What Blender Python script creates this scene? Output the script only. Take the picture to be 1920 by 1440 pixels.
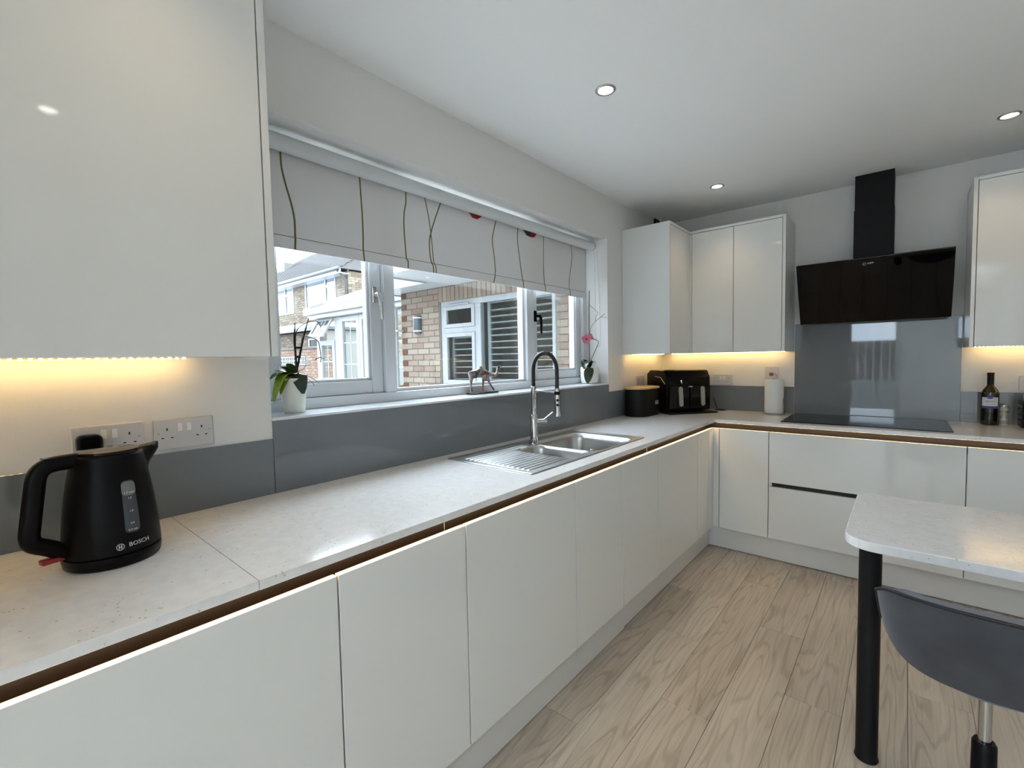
import bpy, bmesh, math, random
from mathutils import Vector, Matrix

for o in list(bpy.data.objects):
    bpy.data.objects.remove(o, do_unlink=True)
S = bpy.context.scene
COL = S.collection
PI = math.pi
random.seed(7)

# ------------------------------------------------------------------ camera
YAW, PITCH, ROLL, FPX = 0.70554, -0.05264, -0.01939, 865.09
cam_d = bpy.data.cameras.new('camera')
cam = bpy.data.objects.new('camera', cam_d)
COL.objects.link(cam)
_f = Vector((-math.sin(YAW) * math.cos(PITCH), math.cos(YAW) * math.cos(PITCH), math.sin(PITCH)))
_r = Vector((math.cos(YAW), math.sin(YAW), 0))
_u = _r.cross(_f)
_r2 = _r * math.cos(ROLL) + _u * math.sin(ROLL)
_u2 = _u * math.cos(ROLL) - _r * math.sin(ROLL)
cam.matrix_world = Matrix(((_r2.x, _u2.x, -_f.x, 1.5937), (_r2.y, _u2.y, -_f.y, 0.0), (_r2.z, _u2.z, -_f.z, 1.3295), (0, 0, 0, 1)))
cam_d.sensor_width = 36
cam_d.sensor_fit = 'HORIZONTAL'
cam_d.lens = FPX / 1920 * 36
cam_d.clip_start = 0.02
S.camera = cam

# ------------------------------------------------------------------ view
S.view_settings.view_transform = 'Standard'
S.view_settings.look = 'None'
S.view_settings.gamma = 1
S.view_settings.use_curve_mapping = False
S.view_settings.exposure = 2.65

# ------------------------------------------------------------------ sky
SKY_STRENGTH = 2.5
DOWNLIGHT = 1.05        # power of each downlight (W)
LENS = 4.0             # glow of its lens
LED_CAB = 10.5
LED_RAIL = 4.4
w = bpy.data.worlds.new('sky')
S.world = w
w.use_nodes = True
nt = w.node_tree
nt.nodes.clear()
out = nt.nodes.new('ShaderNodeOutputWorld')
bg = nt.nodes.new('ShaderNodeBackground')
tc = nt.nodes.new('ShaderNodeTexCoord')
noi = nt.nodes.new('ShaderNodeTexNoise')
noi.inputs['Scale'].default_value = 2.2
noi.inputs['Detail'].default_value = 6
noi.inputs['Roughness'].default_value = 0.55
ramp = nt.nodes.new('ShaderNodeValToRGB')
ramp.color_ramp.elements[0].position = 0.36
ramp.color_ramp.elements[0].color = (0.42, 0.62, 0.95, 1)
ramp.color_ramp.elements[1].position = 0.52
ramp.color_ramp.elements[1].color = (0.87, 0.94, 1.03, 1)
bg.inputs['Strength'].default_value = SKY_STRENGTH
nt.links.new(tc.outputs['Generated'], noi.inputs['Vector'])
nt.links.new(noi.outputs['Fac'], ramp.inputs['Fac'])
nt.links.new(ramp.outputs['Color'], bg.inputs['Color'])
nt.links.new(bg.outputs[0], out.inputs[0])


# ================================================================== helpers
class MB:
    """collects shapes in one bmesh"""
    def __init__(self):
        self.bm = bmesh.new()

    def box(self, x0, x1, y0, y1, z0, z1):
        if x0 > x1: x0, x1 = x1, x0
        if y0 > y1: y0, y1 = y1, y0
        if z0 > z1: z0, z1 = z1, z0
        v = [self.bm.verts.new(p) for p in ((x0, y0, z0), (x1, y0, z0), (x1, y1, z0), (x0, y1, z0), (x0, y0, z1), (x1, y0, z1), (x1, y1, z1), (x0, y1, z1))]
        for f in ((0, 3, 2, 1), (4, 5, 6, 7), (0, 1, 5, 4), (1, 2, 6, 5), (2, 3, 7, 6), (3, 0, 4, 7)):
            self.bm.faces.new([v[i] for i in f])
        return self

    def prism(self, poly, a0, a1, axis='z'):
        """extrude a 2D polygon (counter-clockwise) along an axis; poly is (x,y) for z, (y,z) for x, (x,z) for y"""
        def P(p, a):
            return (p[0], p[1], a) if axis == 'z' else (a, p[0], p[1]) if axis == 'x' else (p[0], a, p[1])
        lo = [self.bm.verts.new(P(p, a0)) for p in poly]
        hi = [self.bm.verts.new(P(p, a1)) for p in poly]
        n = len(poly)
        self.bm.faces.new(lo[::-1])
        self.bm.faces.new(hi)
        for i in range(n):
            self.bm.faces.new((lo[i], lo[(i + 1) % n], hi[(i + 1) % n], hi[i]))
        return self

    def ring(self, rings, cap=True, closed=True):
        vs = [[self.bm.verts.new(p) for p in r] for r in rings]
        n = len(vs[0])
        for a, b in zip(vs[:-1], vs[1:]):
            for i in range(n if closed else n - 1):
                self.bm.faces.new((a[i], a[(i + 1) % n], b[(i + 1) % n], b[i]))
        if cap and closed:
            self.bm.faces.new(vs[0][::-1])
            self.bm.faces.new(vs[-1])
        return self

    def lathe(self, prof, c=(0, 0, 0), n=32, axis='z', cap=True, mod=None):
        rings = []
        for r, h in prof:
            row = []
            for i in range(n):
                a = 2 * PI * i / n
                rr = r * (mod(a, h) if mod else 1)
                p = (rr * math.cos(a), rr * math.sin(a), h)
                if axis == 'x': p = (h, rr * math.cos(a), rr * math.sin(a))
                if axis == 'y': p = (rr * math.sin(a), h, rr * math.cos(a))
                row.append((c[0] + p[0], c[1] + p[1], c[2] + p[2]))
            rings.append(row)
        return self.ring(rings, cap)

    def tube(self, pts, r, n=12, cap=True, flat=None):
        pts = [Vector(p) for p in pts]
        rs = r if isinstance(r, (list, tuple)) else [r] * len(pts)
        prev = None
        rings = []
        for i, p in enumerate(pts):
            t = (pts[min(i + 1, len(pts) - 1)] - pts[max(i - 1, 0)]).normalized()
            if prev is None:
                up = Vector((0, 0, 1)) if abs(t.z) < 0.9 else Vector((1, 0, 0))
                a = t.cross(up).normalized()
            else:
                a = (prev - t * prev.dot(t)).normalized()
            prev = a
            b = t.cross(a)
            fa = flat if flat else 1
            rings.append([p + (a * math.cos(2 * PI * k / n) + b * math.sin(2 * PI * k / n) * fa) * rs[i] for k in range(n)])
        return self.ring(rings, cap)

    def sphere(self, c, r, nu=16, nv=10, s=(1, 1, 1)):
        prof = [(max(1e-4, math.sin(PI * k / nv)), -math.cos(PI * k / nv)) for k in range(nv + 1)]
        rings = [[(c[0] + r * s[0] * q[0] * math.cos(2 * PI * i / nu), c[1] + r * s[1] * q[0] * math.sin(2 * PI * i / nu), c[2] + r * s[2] * q[1]) for i in range(nu)] for q in prof]
        return self.ring(rings)

    def build(self, name, mat, parent=None, bevel=0, seg=2, smooth=None, local=False):
        bm = self.bm
        bmesh.ops.recalc_face_normals(bm, faces=bm.faces)
        if bevel:
            ed = [e for e in bm.edges if len(e.link_faces) == 2 and e.calc_face_angle(0) > 0.5]
            bmesh.ops.bevel(bm, geom=ed, offset=bevel, segments=seg, affect='EDGES', profile=0.5, clamp_overlap=True)
        me = bpy.data.meshes.new(name)
        bm.to_mesh(me)
        bm.free()
        return link(name, me, mat, parent, smooth, local)


def link(name, me, mat, parent=None, smooth=None, local=False):
    o = bpy.data.objects.new(name, me)
    COL.objects.link(o)
    if mat is not None and not me.materials:
        me.materials.append(mat)
    if smooth is not None:
        me.polygons.foreach_set('use_smooth', [True] * len(me.polygons))
        if smooth < 180:
            me.set_sharp_from_angle(angle=math.radians(smooth))
    if parent is not None:
        o.parent = parent
        if not local:
            L = Vector((0, 0, 0))
            q = parent
            while q is not None:
                L += Vector(q.location)
                q = q.parent
            me.transform(Matrix.Translation(-L))
    return o


def tag(o, label, cat, group=None):
    o['label'] = label
    o['category'] = cat
    if group: o['group'] = group
    return o


def thing(name, label, cat, loc=(0, 0, 0), rz=0, group=None):
    o = bpy.data.objects.new(name, None)
    COL.objects.link(o)
    o.empty_display_size = 0.05
    o.location = loc
    o.rotation_euler = (0, 0, rz)
    return tag(o, label, cat, group)


def struct(o):
    o['kind'] = 'structure'
    return o


def copy_tree(o, parent=None):
    c = o.copy()
    COL.objects.link(c)
    c.parent = parent
    for ch in o.children:
        copy_tree(ch, c)
    return c


def rrect(x0, x1, y0, y1, r, n=6):
    pts = []
    for cx, cy, a0 in ((x1 - r, y0 + r, -PI / 2), (x1 - r, y1 - r, 0), (x0 + r, y1 - r, PI / 2), (x0 + r, y0 + r, PI)):
        for k in range(n + 1):
            a = a0 + PI / 2 * k / n
            pts.append((cx + r * math.cos(a), cy + r * math.sin(a)))
    return pts


def smooth_path(pts, n=5):
    P = [Vector(p) for p in pts]
    out_ = []
    for i in range(len(P) - 1):
        a, b, c, d = P[max(i - 1, 0)], P[i], P[i + 1], P[min(i + 2, len(P) - 1)]
        for k in range(n):
            t = k / n
            out_.append(0.5 * (2 * b + (c - a) * t + (2 * a - 5 * b + 4 * c - d) * t * t + (3 * b - a - 3 * c + d) * t ** 3))
    out_.append(P[-1])
    return out_


# ------------------------------------------------------------------ materials
def mat(name, col, rough=0.5, metal=0.0, spec=0.5, coat=0.0, emit=None, estr=0, noise=None, bump=None, trans=0, ior=1.45, sub=0):
    m = bpy.data.materials.new(name)
    m.use_nodes = True
    t = m.node_tree
    b = t.nodes['Principled BSDF']
    b.inputs['Base Color'].default_value = (*col, 1)
    b.inputs['Roughness'].default_value = rough
    b.inputs['Metallic'].default_value = metal
    b.inputs['Specular IOR Level'].default_value = spec
    b.inputs['Coat Weight'].default_value = coat
    b.inputs['Coat Roughness'].default_value = 0.03
    b.inputs['Transmission Weight'].default_value = trans
    b.inputs['IOR'].default_value = ior
    if emit:
        b.inputs['Emission Color'].default_value = (*emit, 1)
        b.inputs['Emission Strength'].default_value = estr
    if noise or bump:
        co = t.nodes.new('ShaderNodeTexCoord')
    if noise:                                   # (scale, amount)
        n = t.nodes.new('ShaderNodeTexNoise')
        n.inputs['Scale'].default_value = noise[0]
        n.inputs['Detail'].default_value = 5
        mx = t.nodes.new('ShaderNodeMix')
        mx.data_type = 'RGBA'
        mx.inputs['A'].default_value = (*[c * (1 - noise[1]) for c in col], 1)
        mx.inputs['B'].default_value = (*[min(1, c * (1 + noise[1])) for c in col], 1)
        t.links.new(co.outputs['Object'], n.inputs['Vector'])
        t.links.new(n.outputs['Fac'], mx.inputs['Factor'])
        t.links.new(mx.outputs['Result'], b.inputs['Base Color'])
    if bump:                                    # (scale, strength)
        n2 = t.nodes.new('ShaderNodeTexNoise')
        n2.inputs['Scale'].default_value = bump[0]
        n2.inputs['Detail'].default_value = 4
        bp = t.nodes.new('ShaderNodeBump')
        bp.inputs['Strength'].default_value = bump[1]
        bp.inputs['Distance'].default_value = 0.002
        t.links.new(co.outputs['Object'], n2.inputs['Vector'])
        t.links.new(n2.outputs['Fac'], bp.inputs['Height'])
        t.links.new(bp.outputs['Normal'], b.inputs['Normal'])
    return m


def ramp_node(t, stops):
    r = t.nodes.new('ShaderNodeValToRGB')
    e = r.color_ramp.elements
    while len(e) < len(stops):
        e.new(0.5)
    for el, (p, c) in zip(e, stops):
        el.position = p
        el.color = (*c, 1)
    return r


M = {}
M['wall'] = mat('wall_paint', (0.74, 0.725, 0.70), 0.62, noise=(3, 0.02), bump=(260, 0.12))
M['ceiling'] = mat('ceiling_paint', (0.87, 0.87, 0.86), 0.7, bump=(200, 0.06))
M['upvc_darkened'] = mat('darkened_white_frame', (0.235, 0.245, 0.253), 0.45, spec=0.3)  # copy of the frame white, darkened outdoors to offset sky glare
M['reveal'] = mat('reveal_paint', (0.78, 0.79, 0.79), 0.55, bump=(200, 0.06))
M['gloss'] = mat('gloss_cabinet', (0.70, 0.70, 0.675), 0.045, spec=0.5, bump=(70, 0.010))
M['carcass'] = mat('cabinet_carcass', (0.70, 0.69, 0.66), 0.35)
M['plinth'] = mat('plinth_board', (0.62, 0.61, 0.58), 0.25)
M['rail'] = mat('dark_bronze_rail', (0.022, 0.014, 0.010), 0.45, metal=0.2)
M['black_gap'] = mat('black_recess', (0.006, 0.006, 0.006), 0.5)
M['splash'] = mat('grey_back_painted_glass', (0.165, 0.183, 0.198), 0.03, spec=0.6)
M['white_plastic'] = mat('white_plastic', (0.58, 0.575, 0.585), 0.3)
M['rocker'] = mat('white_rocker', (0.80, 0.79, 0.76), 0.25)
M['upvc'] = mat('white_window_frame', (0.60, 0.62, 0.64), 0.28)
M['sill'] = mat('glossy_sill', (0.72, 0.75, 0.78), 0.12)
M['chrome'] = mat('chrome', (0.55, 0.55, 0.56), 0.07, metal=1)
M['steel'] = mat('brushed_steel', (0.46, 0.455, 0.44), 0.33, metal=1)
M['black'] = mat('black_plastic', (0.004, 0.004, 0.005), 0.32, spec=0.14)
M['black_gloss'] = mat('black_gloss', (0.004, 0.004, 0.005), 0.08, spec=0.3)
M['black_matt'] = mat('black_matt', (0.007, 0.007, 0.0075), 0.5, spec=0.2)
M['black_glass'] = mat('black_glass', (0.003, 0.003, 0.004), 0.02, spec=0.3)
M['rubber'] = mat('black_rubber', (0.008, 0.008, 0.008), 0.4)
M['red'] = mat('red_plastic', (0.30, 0.018, 0.02), 0.35)
M['print'] = mat('silver_print', (0.62, 0.62, 0.62), 0.4)
M['bamboo'] = mat('pale_wood', (0.62, 0.42, 0.22), 0.45, noise=(14, 0.12))
M['grey_handle'] = mat('silver_grey_handle', (0.36, 0.355, 0.34), 0.3, metal=0.4)
M['paper'] = mat('kitchen_paper', (0.80, 0.81, 0.80), 0.9, bump=(160, 0.5))
M['fabric'] = mat('blind_fabric', (0.72, 0.71, 0.70), 0.85, bump=(500, 0.1))
_t = M['fabric'].node_tree
_b = _t.nodes['Principled BSDF']
_tr = _t.nodes.new('ShaderNodeBsdfTranslucent')
_tr.inputs['Color'].default_value = (0.62, 0.62, 0.62, 1)
_mx = _t.nodes.new('ShaderNodeMixShader')
_mx.inputs[0].default_value = 0.12
_t.links.new(_b.outputs[0], _mx.inputs[1])
_t.links.new(_tr.outputs[0], _mx.inputs[2])
_t.links.new(_mx.outputs[0], _t.nodes['Material Output'].inputs['Surface'])
M['stem_print'] = mat('olive_print', (0.135, 0.135, 0.05), 0.85)
M['poppy_print'] = mat('red_print', (0.32, 0.02, 0.02), 0.85)
M['poppy_dark'] = mat('dark_print', (0.04, 0.035, 0.035), 0.85)
M['alu'] = mat('white_alu_tube', (0.62, 0.64, 0.645), 0.3)
M['pot'] = mat('cream_ceramic_pot', (0.68, 0.68, 0.60), 0.3)
M['pot_white'] = mat('white_ceramic_pot', (0.80, 0.79, 0.77), 0.25)
M['soil'] = mat('bark_soil', (0.03, 0.02, 0.012), 0.9, bump=(60, 1.0))
M['leaf'] = mat('orchid_leaf', (0.035, 0.085, 0.02), 0.25, noise=(25, 0.4))
M['leaf_light'] = mat('yellow_green_leaf', (0.20, 0.27, 0.02), 0.3, noise=(30, 0.4))
M['leaf_dark'] = mat('dark_orchid_leaf', (0.022, 0.035, 0.018), 0.22, noise=(25, 0.4))
M['stem'] = mat('dry_stem', (0.06, 0.035, 0.025), 0.6)
M['stake'] = mat('dark_stake', (0.015, 0.010, 0.009), 0.6)
M['petal'] = mat('pink_petal', (0.50, 0.14, 0.19), 0.5)
M['root'] = mat('aerial_root', (0.22, 0.20, 0.16), 0.7)
M['velvet'] = mat('grey_velvet', (0.036, 0.037, 0.041), 0.75, noise=(11, 0.6), bump=(30, 0.25))
M['velvet'].node_tree.nodes['Principled BSDF'].inputs['Sheen Weight'].default_value = 0.5
M['velvet'].node_tree.nodes['Principled BSDF'].inputs['Sheen Tint'].default_value = (0.5, 0.5, 0.58, 1)
M['piping'] = mat('dark_piping', (0.012, 0.012, 0.014), 0.6)
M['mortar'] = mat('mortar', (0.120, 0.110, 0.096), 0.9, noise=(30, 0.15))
M['render_darkened'] = mat('darkened_white_fascia', (0.243, 0.253, 0.260), 0.35)  # outdoor white lowered in tone to hold down the bright sky
M['gutter'] = mat('black_gutter', (0.02, 0.022, 0.025), 0.35)
M['lamp_grey'] = mat('dark_grey_metal', (0.055, 0.065, 0.07), 0.4, metal=0.3)
M['dark_room'] = mat('dim_room_behind', (0.26, 0.21, 0.155), 0.8)
M['sky_pane'] = mat('reflecting_window_pane', (0.183, 0.201, 0.218), 0.04, metal=1)
M['roof_glass'] = mat('pale_roof_glass', (0.134, 0.150, 0.160), 0.1)
M['paving'] = mat('paving', (0.62, 0.60, 0.57), 0.85, noise=(6, 0.15))
M['fence'] = mat('fence_timber', (0.214, 0.165, 0.118), 0.8, noise=(12, 0.3))
M['roof_tile'] = mat('roof_tile', (0.052, 0.048, 0.046), 0.8, noise=(8, 0.35))
M['concrete'] = mat('pale_concrete', (0.176, 0.176, 0.167), 0.85)
M['hedge'] = mat('hedge_green', (0.05, 0.09, 0.03), 0.8, noise=(8, 0.5), bump=(20, 1))
M['wine'] = mat('dark_bottle_glass', (0.008, 0.010, 0.006), 0.05, coat=0.3)
M['wine_shoulder'] = mat('amber_bottle_glass', (0.05, 0.03, 0.006), 0.05, coat=0.3)
M['label_white'] = mat('white_label', (0.66, 0.67, 0.74), 0.6)
M['label_blue'] = mat('purple_label_band', (0.085, 0.075, 0.22), 0.6)
M['jar'] = mat('white_jar', (0.62, 0.60, 0.56), 0.35)
M['lid'] = mat('tin_lid', (0.55, 0.55, 0.52), 0.3, metal=0.6)
M['gauge'] = mat('smoked_gauge', (0.055, 0.062, 0.075), 0.15)
M['gauge_top'] = mat('pale_gauge', (0.16, 0.165, 0.17), 0.2)
M['label_card'] = mat('pale_label', (0.42, 0.36, 0.26), 0.5)
M['lens'] = mat('lamp_lens', (0.9, 0.9, 0.85), 0.3, emit=(1.0, 0.94, 0.86), estr=LENS)
M['led'] = mat('warm_led', (0.9, 0.8, 0.6), 0.4, emit=(1.0, 0.66, 0.26), estr=LED_CAB)
M['led_rail'] = mat('warm_led_strip', (0.9, 0.8, 0.6), 0.4, emit=(1.0, 0.74, 0.42), estr=LED_RAIL)
M['led_tape'] = mat('led_tape', (0.7, 0.66, 0.55), 0.5)
M['pilot'] = mat('white_pilot', (0.9, 0.9, 0.9), 0.3, emit=(1, 0.95, 0.85), estr=0.5)


def glass_mat(name, tint=(0.93, 0.96, 0.96)):
    """thin window glass: mostly see-through with a mirror-like share that grows at grazing angles"""
    m = bpy.data.materials.new(name)
    m.use_nodes = True
    t = m.node_tree
    t.nodes.clear()
    o = t.nodes.new('ShaderNodeOutputMaterial')
    lw = t.nodes.new('ShaderNodeLayerWeight')
    pw_ = t.nodes.new('ShaderNodeMath')
    pw_.operation = 'POWER'
    pw_.inputs[1].default_value = 5
    t.links.new(lw.outputs['Facing'], pw_.inputs[0])
    fr = t.nodes.new('ShaderNodeMath')
    fr.operation = 'MULTIPLY_ADD'
    fr.inputs[1].default_value = 0.8
    fr.inputs[2].default_value = 0.03
    t.links.new(pw_.outputs[0], fr.inputs[0])
    tr = t.nodes.new('ShaderNodeBsdfTransparent')
    tr.inputs['Color'].default_value = (*tint, 1)
    gl = t.nodes.new('ShaderNodeBsdfGlossy')
    gl.inputs['Roughness'].default_value = 0.0
    mx = t.nodes.new('ShaderNodeMixShader')
    t.links.new(fr.outputs[0], mx.inputs[0])
    t.links.new(tr.outputs[0], mx.inputs[1])
    t.links.new(gl.outputs[0], mx.inputs[2])
    t.links.new(mx.outputs[0], o.inputs[0])
    return m


M['glass'] = glass_mat('window_glass')


def quartz():
    m = mat('white_quartz', (0.74, 0.73, 0.72), 0.13)
    t = m.node_tree
    b = t.nodes['Principled BSDF']
    co = t.nodes.new('ShaderNodeTexCoord')
    v = t.nodes.new('ShaderNodeTexVoronoi')
    v.inputs['Scale'].default_value = 85
    v.inputs['Randomness'].default_value = 1
    n = t.nodes.new('ShaderNodeTexNoise')
    n.inputs['Scale'].default_value = 40
    r = ramp_node(t, [(0.0, (1, 1, 1)), (0.16, (1, 1, 1)), (0.22, (0, 0, 0))])
    n2 = t.nodes.new('ShaderNodeTexNoise')
    n2.inputs['Scale'].default_value = 22
    r2 = ramp_node(t, [(0.54, (0, 0, 0)), (0.58, (1, 1, 1))])
    mu = t.nodes.new('ShaderNodeMath')
    mu.operation = 'MULTIPLY'
    mx = t.nodes.new('ShaderNodeMix')
    mx.data_type = 'RGBA'
    mx.inputs['B'].default_value = (0.45, 0.435, 0.41, 1)
    r3 = ramp_node(t, [(0.3, (0.70, 0.685, 0.67)), (0.7, (0.76, 0.745, 0.73))])
    for nn in (v, n, n2):
        t.links.new(co.outputs['Object'], nn.inputs['Vector'])
    t.links.new(v.outputs['Distance'], r.inputs['Fac'])
    t.links.new(n2.outputs['Fac'], r2.inputs['Fac'])
    t.links.new(r.outputs['Color'], mu.inputs[0])
    t.links.new(r2.outputs['Color'], mu.inputs[1])
    t.links.new(mu.outputs[0], mx.inputs['Factor'])
    t.links.new(n.outputs['Fac'], r3.inputs['Fac'])
    t.links.new(r3.outputs['Color'], mx.inputs['A'])
    t.links.new(mx.outputs['Result'], b.inputs['Base Color'])
    return m


M['quartz'] = quartz()


def plank_mat():
    m = mat('greige_oak_plank', (0.3, 0.25, 0.2), 0.42)
    t = m.node_tree
    b = t.nodes['Principled BSDF']
    co = t.nodes.new('ShaderNodeTexCoord')
    oi = t.nodes.new('ShaderNodeObjectInfo')
    ad = t.nodes.new('ShaderNodeVectorMath')
    ad.operation = 'ADD'
    sc = t.nodes.new('ShaderNodeVectorMath')
    sc.operation = 'SCALE'
    sc.inputs['Scale'].default_value = 37.0
    cx = t.nodes.new('ShaderNodeCombineXYZ')
    for i in range(3):
        t.links.new(oi.outputs['Random'], cx.inputs[i])
    t.links.new(cx.outputs[0], sc.inputs[0])
    t.links.new(co.outputs['Object'], ad.inputs[0])
    t.links.new(sc.outputs[0], ad.inputs[1])
    mp = t.nodes.new('ShaderNodeMapping')
    mp.inputs['Scale'].default_value = (6.5, 0.62, 1)
    t.links.new(ad.outputs[0], mp.inputs['Vector'])
    warp = t.nodes.new('ShaderNodeTexNoise')
    warp.inputs['Scale'].default_value = 1.6
    warp.inputs['Detail'].default_value = 1.5
    t.links.new(mp.outputs[0], warp.inputs['Vector'])
    # cathedral grain: rings from warped noise
    mu = t.nodes.new('ShaderNodeMath')
    mu.operation = 'MULTIPLY'
    mu.inputs[1].default_value = 75
    t.links.new(warp.outputs['Fac'], mu.inputs[0])
    si = t.nodes.new('ShaderNodeMath')
    si.operation = 'SINE'
    t.links.new(mu.outputs[0], si.inputs[0])
    mr = t.nodes.new('ShaderNodeMapRange')
    mr.inputs['From Min'].default_value = -1
    mr.inputs['From Max'].default_value = 1
    t.links.new(si.outputs[0], mr.inputs['Value'])
    mp2 = t.nodes.new('ShaderNodeMapping')
    mp2.inputs['Scale'].default_value = (90, 3.5, 1)
    t.links.new(ad.outputs[0], mp2.inputs['Vector'])
    fine = t.nodes.new('ShaderNodeTexNoise')
    fine.inputs['Scale'].default_value = 1.0
    fine.inputs['Detail'].default_value = 4
    t.links.new(mp2.outputs[0], fine.inputs['Vector'])
    big = t.nodes.new('ShaderNodeTexNoise')
    big.inputs['Scale'].default_value = 0.9
    big.inputs['Detail'].default_value = 4
    t.links.new(mp.outputs[0], big.inputs['Vector'])
    r1 = ramp_node(t, [(0.25, (0.38, 0.322, 0.260)), (0.5, (0.50, 0.432, 0.354)), (0.78, (0.585, 0.515, 0.435))])
    t.links.new(big.outputs['Fac'], r1.inputs['Fac'])
    mxa = t.nodes.new('ShaderNodeMix')
    mxa.data_type = 'RGBA'
    mxa.blend_type = 'MULTIPLY'
    r2 = ramp_node(t, [(0.0, (0.70, 0.68, 0.65)), (0.30, (1, 1, 1))])
    t.links.new(mr.outputs[0], r2.inputs['Fac'])
    mxa.inputs['Factor'].default_value = 0.6
    t.links.new(r1.outputs['Color'], mxa.inputs['A'])
    t.links.new(r2.outputs['Color'], mxa.inputs['B'])
    mxb = t.nodes.new('ShaderNodeMix')
    mxb.data_type = 'RGBA'
    mxb.blend_type = 'MULTIPLY'
    mxb.inputs['Factor'].default_value = 0.7
    r3 = ramp_node(t, [(0.3, (0.78, 0.76, 0.74)), (0.6, (1.05, 1.05, 1.05))])
    t.links.new(fine.outputs['Fac'], r3.inputs['Fac'])
    t.links.new(mxa.outputs['Result'], mxb.inputs['A'])
    t.links.new(r3.outputs['Color'], mxb.inputs['B'])
    mxc = t.nodes.new('ShaderNodeMix')
    mxc.data_type = 'RGBA'
    mxc.blend_type = 'MULTIPLY'
    mxc.inputs['Factor'].default_value = 1
    r4 = ramp_node(t, [(0, (0.95, 0.95, 0.95)), (1, (1.04, 1.04, 1.03))])
    t.links.new(oi.outputs['Random'], r4.inputs['Fac'])
    t.links.new(mxb.outputs['Result'], mxc.inputs['A'])
    t.links.new(r4.outputs['Color'], mxc.inputs['B'])
    t.links.new(mxc.outputs['Result'], b.inputs['Base Color'])
    return m


M['plank'] = plank_mat()


def brick_mat(name, stops, rnd=True):
    m = mat(name, (0.5, 0.4, 0.3), 0.85)
    t = m.node_tree
    b = t.nodes['Principled BSDF']
    co = t.nodes.new('ShaderNodeTexCoord')
    n = t.nodes.new('ShaderNodeTexNoise')
    n.inputs['Scale'].default_value = 9
    n.inputs['Detail'].default_value = 5
    t.links.new(co.outputs['Object'], n.inputs['Vector'])
    r = ramp_node(t, stops)
    if rnd:
        oi = t.nodes.new('ShaderNodeObjectInfo')
        src = oi.outputs['Random']
    else:
        at = t.nodes.new('ShaderNodeAttribute')
        at.attribute_name = 'tone'
        src = at.outputs['Fac']
    t.links.new(src, r.inputs['Fac'])
    r2 = ramp_node(t, [(0.3, (0.8, 0.78, 0.76)), (0.7, (1.12, 1.12, 1.12))])
    t.links.new(n.outputs['Fac'], r2.inputs['Fac'])
    mx = t.nodes.new('ShaderNodeMix')
    mx.data_type = 'RGBA'
    mx.blend_type = 'MULTIPLY'
    mx.inputs['Factor'].default_value = 1
    t.links.new(r.outputs['Color'], mx.inputs['A'])
    t.links.new(r2.outputs['Color'], mx.inputs['B'])
    t.links.new(mx.outputs['Result'], b.inputs['Base Color'])
    return m


M['brick'] = brick_mat('buff_brick', [(0, (0.145, 0.107, 0.082)), (0.35, (0.164, 0.130, 0.102)), (0.7, (0.184, 0.156, 0.122)), (0.95, (0.132, 0.094, 0.074))])  # this and the brick colours below are darkened against sky glare
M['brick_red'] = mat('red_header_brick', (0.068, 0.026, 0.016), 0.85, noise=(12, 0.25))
M['brick_house'] = brick_mat('yellow_brown_brick', [(0, (0.062, 0.042, 0.028)), (0.5, (0.099, 0.075, 0.047)), (1, (0.130, 0.107, 0.073))], False)
M['brick_garden'] = brick_mat('orange_red_brick', [(0, (0.113, 0.054, 0.036)), (0.5, (0.141, 0.084, 0.056)), (1, (0.155, 0.115, 0.082))], False)


def camel_mat():
    m = mat('painted_patchwork', (0.5, 0.4, 0.3), 0.35)
    t = m.node_tree
    b = t.nodes['Principled BSDF']
    co = t.nodes.new('ShaderNodeTexCoord')
    v = t.nodes.new('ShaderNodeTexVoronoi')
    v.inputs['Scale'].default_value = 62
    t.links.new(co.outputs['Object'], v.inputs['Vector'])
    sx = t.nodes.new('ShaderNodeSeparateColor')
    t.links.new(v.outputs['Color'], sx.inputs[0])
    r = ramp_node(t, [(0.0, (0.231, 0.039, 0.022)), (0.14, (0.231, 0.220, 0.215)), (0.34, (0.028, 0.044, 0.055)), (0.46, (0.220, 0.094, 0.028)), (0.56, (0.165, 0.165, 0.171)), (0.74, (0.094, 0.094, 0.028)), (0.86, (0.132, 0.022, 0.039))])
    r.color_ramp.interpolation = 'CONSTANT'
    t.links.new(sx.outputs[0], r.inputs['Fac'])
    t.links.new(r.outputs['Color'], b.inputs['Base Color'])
    return m


M['camel'] = camel_mat()


def text_mesh(body, size, extrude=0.0004):
    cu = bpy.data.curves.new('t', 'FONT')
    cu.body = body
    cu.size = size
    cu.extrude = extrude
    cu.align_x = 'CENTER'
    cu.align_y = 'CENTER'
    cu.resolution_u = 2
    o = bpy.data.objects.new('t', cu)
    COL.objects.link(o)
    dg = bpy.context.evaluated_depsgraph_get()
    dg.update()
    me = bpy.data.meshes.new_from_object(o.evaluated_get(dg))
    bpy.data.objects.remove(o, do_unlink=True)
    me.materials.clear()
    return me


# ================================================================== dimensions
D1, YF, YH, ZC = 0.622, 3.260, 3.882, 2.447     # worktop front, hob-run front, hob wall, ceiling
XR, YB = 2.75, -4.60                            # far right wall, wall behind the camera
ZW = 0.900
WY0, WY1, WZ0, WZ1 = 0.640, 2.920, 1.146, 2.160  # window opening
DX = D1 - 0.018                                  # door front plane of the window run
DY = YF + 0.018                                  # door front plane of the hob run

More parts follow.
